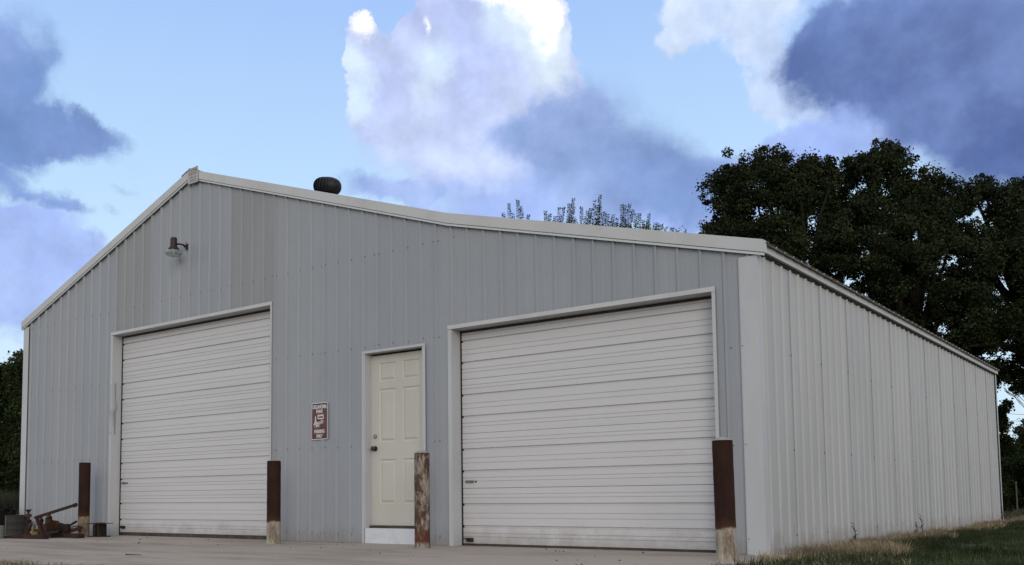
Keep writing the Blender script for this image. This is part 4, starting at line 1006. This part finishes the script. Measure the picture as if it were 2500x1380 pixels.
small_tree('tall_bush', [(2462, 1240), (2462, 1075), (2478, 1030), (2500, 1012), (2560, 1000), (2660, 1010), (2720, 1100), (2720, 1240)], 420, 32, 1.6, 12, 'dark tall bush at the right edge below the hanging oak branches', 'bush', M_bush, (2580, 1245), (.16, .34), 80, .09, ((2486, 1068, 6),), .12, 1.0)
small_tree('low_bush', [(2400, 1246), (2395, 1150), (2440, 1110), (2500, 1120), (2600, 1110), (2720, 1130), (2720, 1246)], 300, 29, 1.2, 12, 'low olive undergrowth bush at the foot of the right hand trees', 'bush', M_bush, (2560, 1246), (.16, .30), 80, .08, (), .06, .6)
# left woods
LG = 'trees in the left woods'
small_tree('woods_tree', [(20, 1195), (18, 900), (28, 868), (45, 855), (75, 862), (110, 900), (130, 1195)], 420, 33, 1.8, 15, 'dark leafy tree touching the left wall corner, rightmost of the left woods', 'tree', M_bush, (60, 1240), (.2, .40), 90, .10, (), .14, 2.2, LG)
small_tree('woods_tree', [(-90, 1195), (-85, 900), (-50, 880), (-10, 878), (15, 885), (38, 910), (40, 1195)], 460, 34, 1.8, 15, 'dark leafy tree cut by the left edge of the picture', 'tree', M_bush, (-20, 1240), (.2, .40), 90, .10, (), .14, 2.2, LG)
small_tree('woods_tree', [(-330, 1195), (-320, 900), (-260, 840), (-180, 835), (-110, 880), (-90, 1195)], 420, 36, 2.5, 18, 'broad dark tree further left along the same woods', 'tree', M_bush, (-200, 1240), (.25, .5), 80, .12, (), .14, 2.2, LG)
# low wild hedge row that closes the distance
hz = []
for k in range(900):
    a_ = R(random.uniform(-88, 40)); D_ = random.uniform(46, 60); x_ = CAM[0]+D_*math.sin(a_); y_ = CAM[1]+D_*math.cos(a_); hz.append((x_, y_, random.uniform(.2, 2.3)))
hz = np.array(hz); eh = bpy.data.objects.new('far_woods', None)
class _P: location = (0, 0, 0)
n_ = len(hz); dummy = empty('distant_hedgerow', (0, 0, 0), 'dark distant hedgerow of scrub closing the field all round', 'hedgerow')
fo = leaf_cloud('foliage', hz, rng.uniform(.7, 1.3, n_), 130, .28, M_bush, dummy); bpy.data.objects.remove(eh); fo['kind'] = 'stuff'

# young tree with feathery shoots behind the roof
SH = [(1243, 528, 1243, 496), (1232, 528, 1229, 519), (1254, 528, 1252, 520), (1266, 530, 1264, 488), (1275, 530, 1273, 503), (1284, 531, 1291, 524), (1334, 536, 1331, 515), (1339, 536, 1343, 521),
      (1362, 538, 1366, 506), (1368, 538, 1377, 505), (1356, 538, 1354, 528), (1386, 541, 1389, 497), (1388, 541, 1401, 485), (1390, 525, 1403, 503), (1394, 541, 1402, 530), (1421, 543, 1419, 504), (1424, 543, 1435, 514), (1430, 544, 1444, 508), (1436, 545, 1441, 520),
      (1449, 545, 1452, 489), (1456, 545, 1466, 476), (1460, 520, 1460, 500), (1468, 546, 1466, 502), (1472, 547, 1477, 515), (1480, 548, 1484, 522), (1490, 549, 1498, 524), (1502, 550, 1507, 532), (1520, 551, 1518, 498), (1526, 552, 1538, 498), (1533, 552, 1546, 511), (1522, 552, 1526, 500),
      (1548, 553, 1553, 521), (1557, 554, 1562, 521), (1570, 556, 1571, 537), (1579, 557, 1585, 521), (1584, 557, 1580, 540), (1600, 558, 1598, 544), (1611, 560, 1616, 547), (1606, 559, 1606, 544), (1640, 561, 1641, 556), (1671, 563, 1673, 558)]
D_ = 24.0; tb = at_d(1450, 1240, D_); tb[2] = -.05
pt = empty('locust_tree', tuple(tb), 'young tree whose feathery upright shoots show above the roof edge', 'tree'); lv = []; st = MB(); hub = Vector(at_d(1455, 760, D_))
def leaflet(lv, c_, dirv, L_, W_):
    dirv = dirv/np.linalg.norm(dirv); sd_ = np.cross(dirv, rng.normal(size=3)); sd_ /= np.linalg.norm(sd_); lv.append([c_, c_+dirv*L_*.5+sd_*W_*.5, c_+dirv*L_, c_+dirv*L_*.5-sd_*W_*.5])
for (u0, v0, u1, v1) in SH:
    dd = D_+rng.uniform(-.8, .8); a = at_d(u0-(u1-u0)*.6, v0+60, dd); b = at_d(u1, v1, dd)
    st.tube([hub-Vector(tb), (Vector(a)*.5+hub*.5)-Vector(tb)+Vector((0, 0, -.1)), Vector(a)-Vector(tb), Vector(b)-Vector(tb)], [.03, .02, .009, .003], 5, cap=False)
    n_l = int(np.linalg.norm(b-a)/.024)
    for j in range(n_l):
        t = .15+.85*j/n_l; c_ = a+(b-a)*t
        for s_ in (-1, 1):
            dv = AR*s_*1.0+(b-a)/np.linalg.norm(b-a)*.5+rng.normal(size=3)*.2; leaflet(lv, c_, dv, .078*(1.15-.45*t)*rng.uniform(.8, 1.2), .026)
for _ in range(2600):
    a_ = at_d(rng.uniform(1225, 1690), 0, D_); u_ = rng.uniform(1225, 1680); v_ = rng.uniform(548, 760); v_ = max(v_, 528+(u_-1230)*.085+rng.uniform(-16 if 1370 < u_ < 1590 else -3, 30))
    if u_ > 1600 and rng.uniform() < .6: continue
    if u_ < 1350 and rng.uniform() < .5: continue
    c_ = at_d(u_, v_, D_+rng.uniform(-.9, .9)); ax_ = np.array([rng.normal()*.4, rng.normal()*.4, 1.0])
    for j in range(5):
        for s_ in (-1, 1): leaflet(lv, c_+ax_*j*.03, AR*s_+rng.normal(size=3)*.4, .055, .022)
lv = np.array(lv).reshape(-1, 3)-tb; i = np.arange(len(lv)//4)*4
quadmesh('crown', lv, np.stack([i, i+1, i+2, i+3], 1), M_pin, pt)
st.build('branches', M_bark, pt); MB().tube([(0, 0, -.1), (.05, 0, 2.2), tuple(hub-Vector(tb))], [.13, .09, .05], 10).build('trunk', M_bark, pt, smooth=True)

# grey post among the right bushes, and the two thin wires
pb = at_d(2484, 1245, 27); pb[2] = -.05
e = empty('fence_post', tuple(pb), 'weathered grey post standing in the bushes at the right edge', 'post')
MB().lathe([(.020, 0), (.020, .88), (.016, .90), (0, .905)], n=8).build('shaft', M_wood, e); MB().box(-.024, .024, -.024, .024, .80, .82).build('wire_band', M_rustd, e)
for k, (v0, v1, lb) in enumerate(((1002, 1006, 'upper of the two thin wires crossing the sky gap at the right edge'), (1019, 1023, 'lower of the two thin wires crossing the sky gap at the right edge'))):
    a = Vector(at_d(2300, v0-3, 62)); b = Vector(at_d(2900, v1+8, 60)); pts = [a.lerp(b, t)+Vector((0, 0, -.25*math.sin(t*math.pi))) for t in np.linspace(0, 1, 13)]
    tag(MB().tube(pts, .012, 5).build('overhead_wire', M_blk), lb, 'wire')
# tan stems hanging in the gap below the oak
hb = MB(); r2 = random.Random(3)
for k in range(9):
    u_, v_ = r2.uniform(2448, 2500), r2.uniform(930, 960); p0 = Vector(at_d(u_, v_, 27)); pts = [p0]
    for j in range(5): p0 = p0+Vector((.10+r2.uniform(-.03, .06), r2.uniform(-.05, .05), -.09-r2.uniform(0, .08))); pts.append(p0)
    hb.tube(pts, [.012, .010, .008, .006, .004, .002], 4)
ok3 = [o for o in bpy.data.objects if o.name.startswith('oak_tree')][-1]
o = hb.build('hanging_twigs', M_bark, ok3); o.matrix_parent_inverse = Matrix.Translation(-ok3.location)
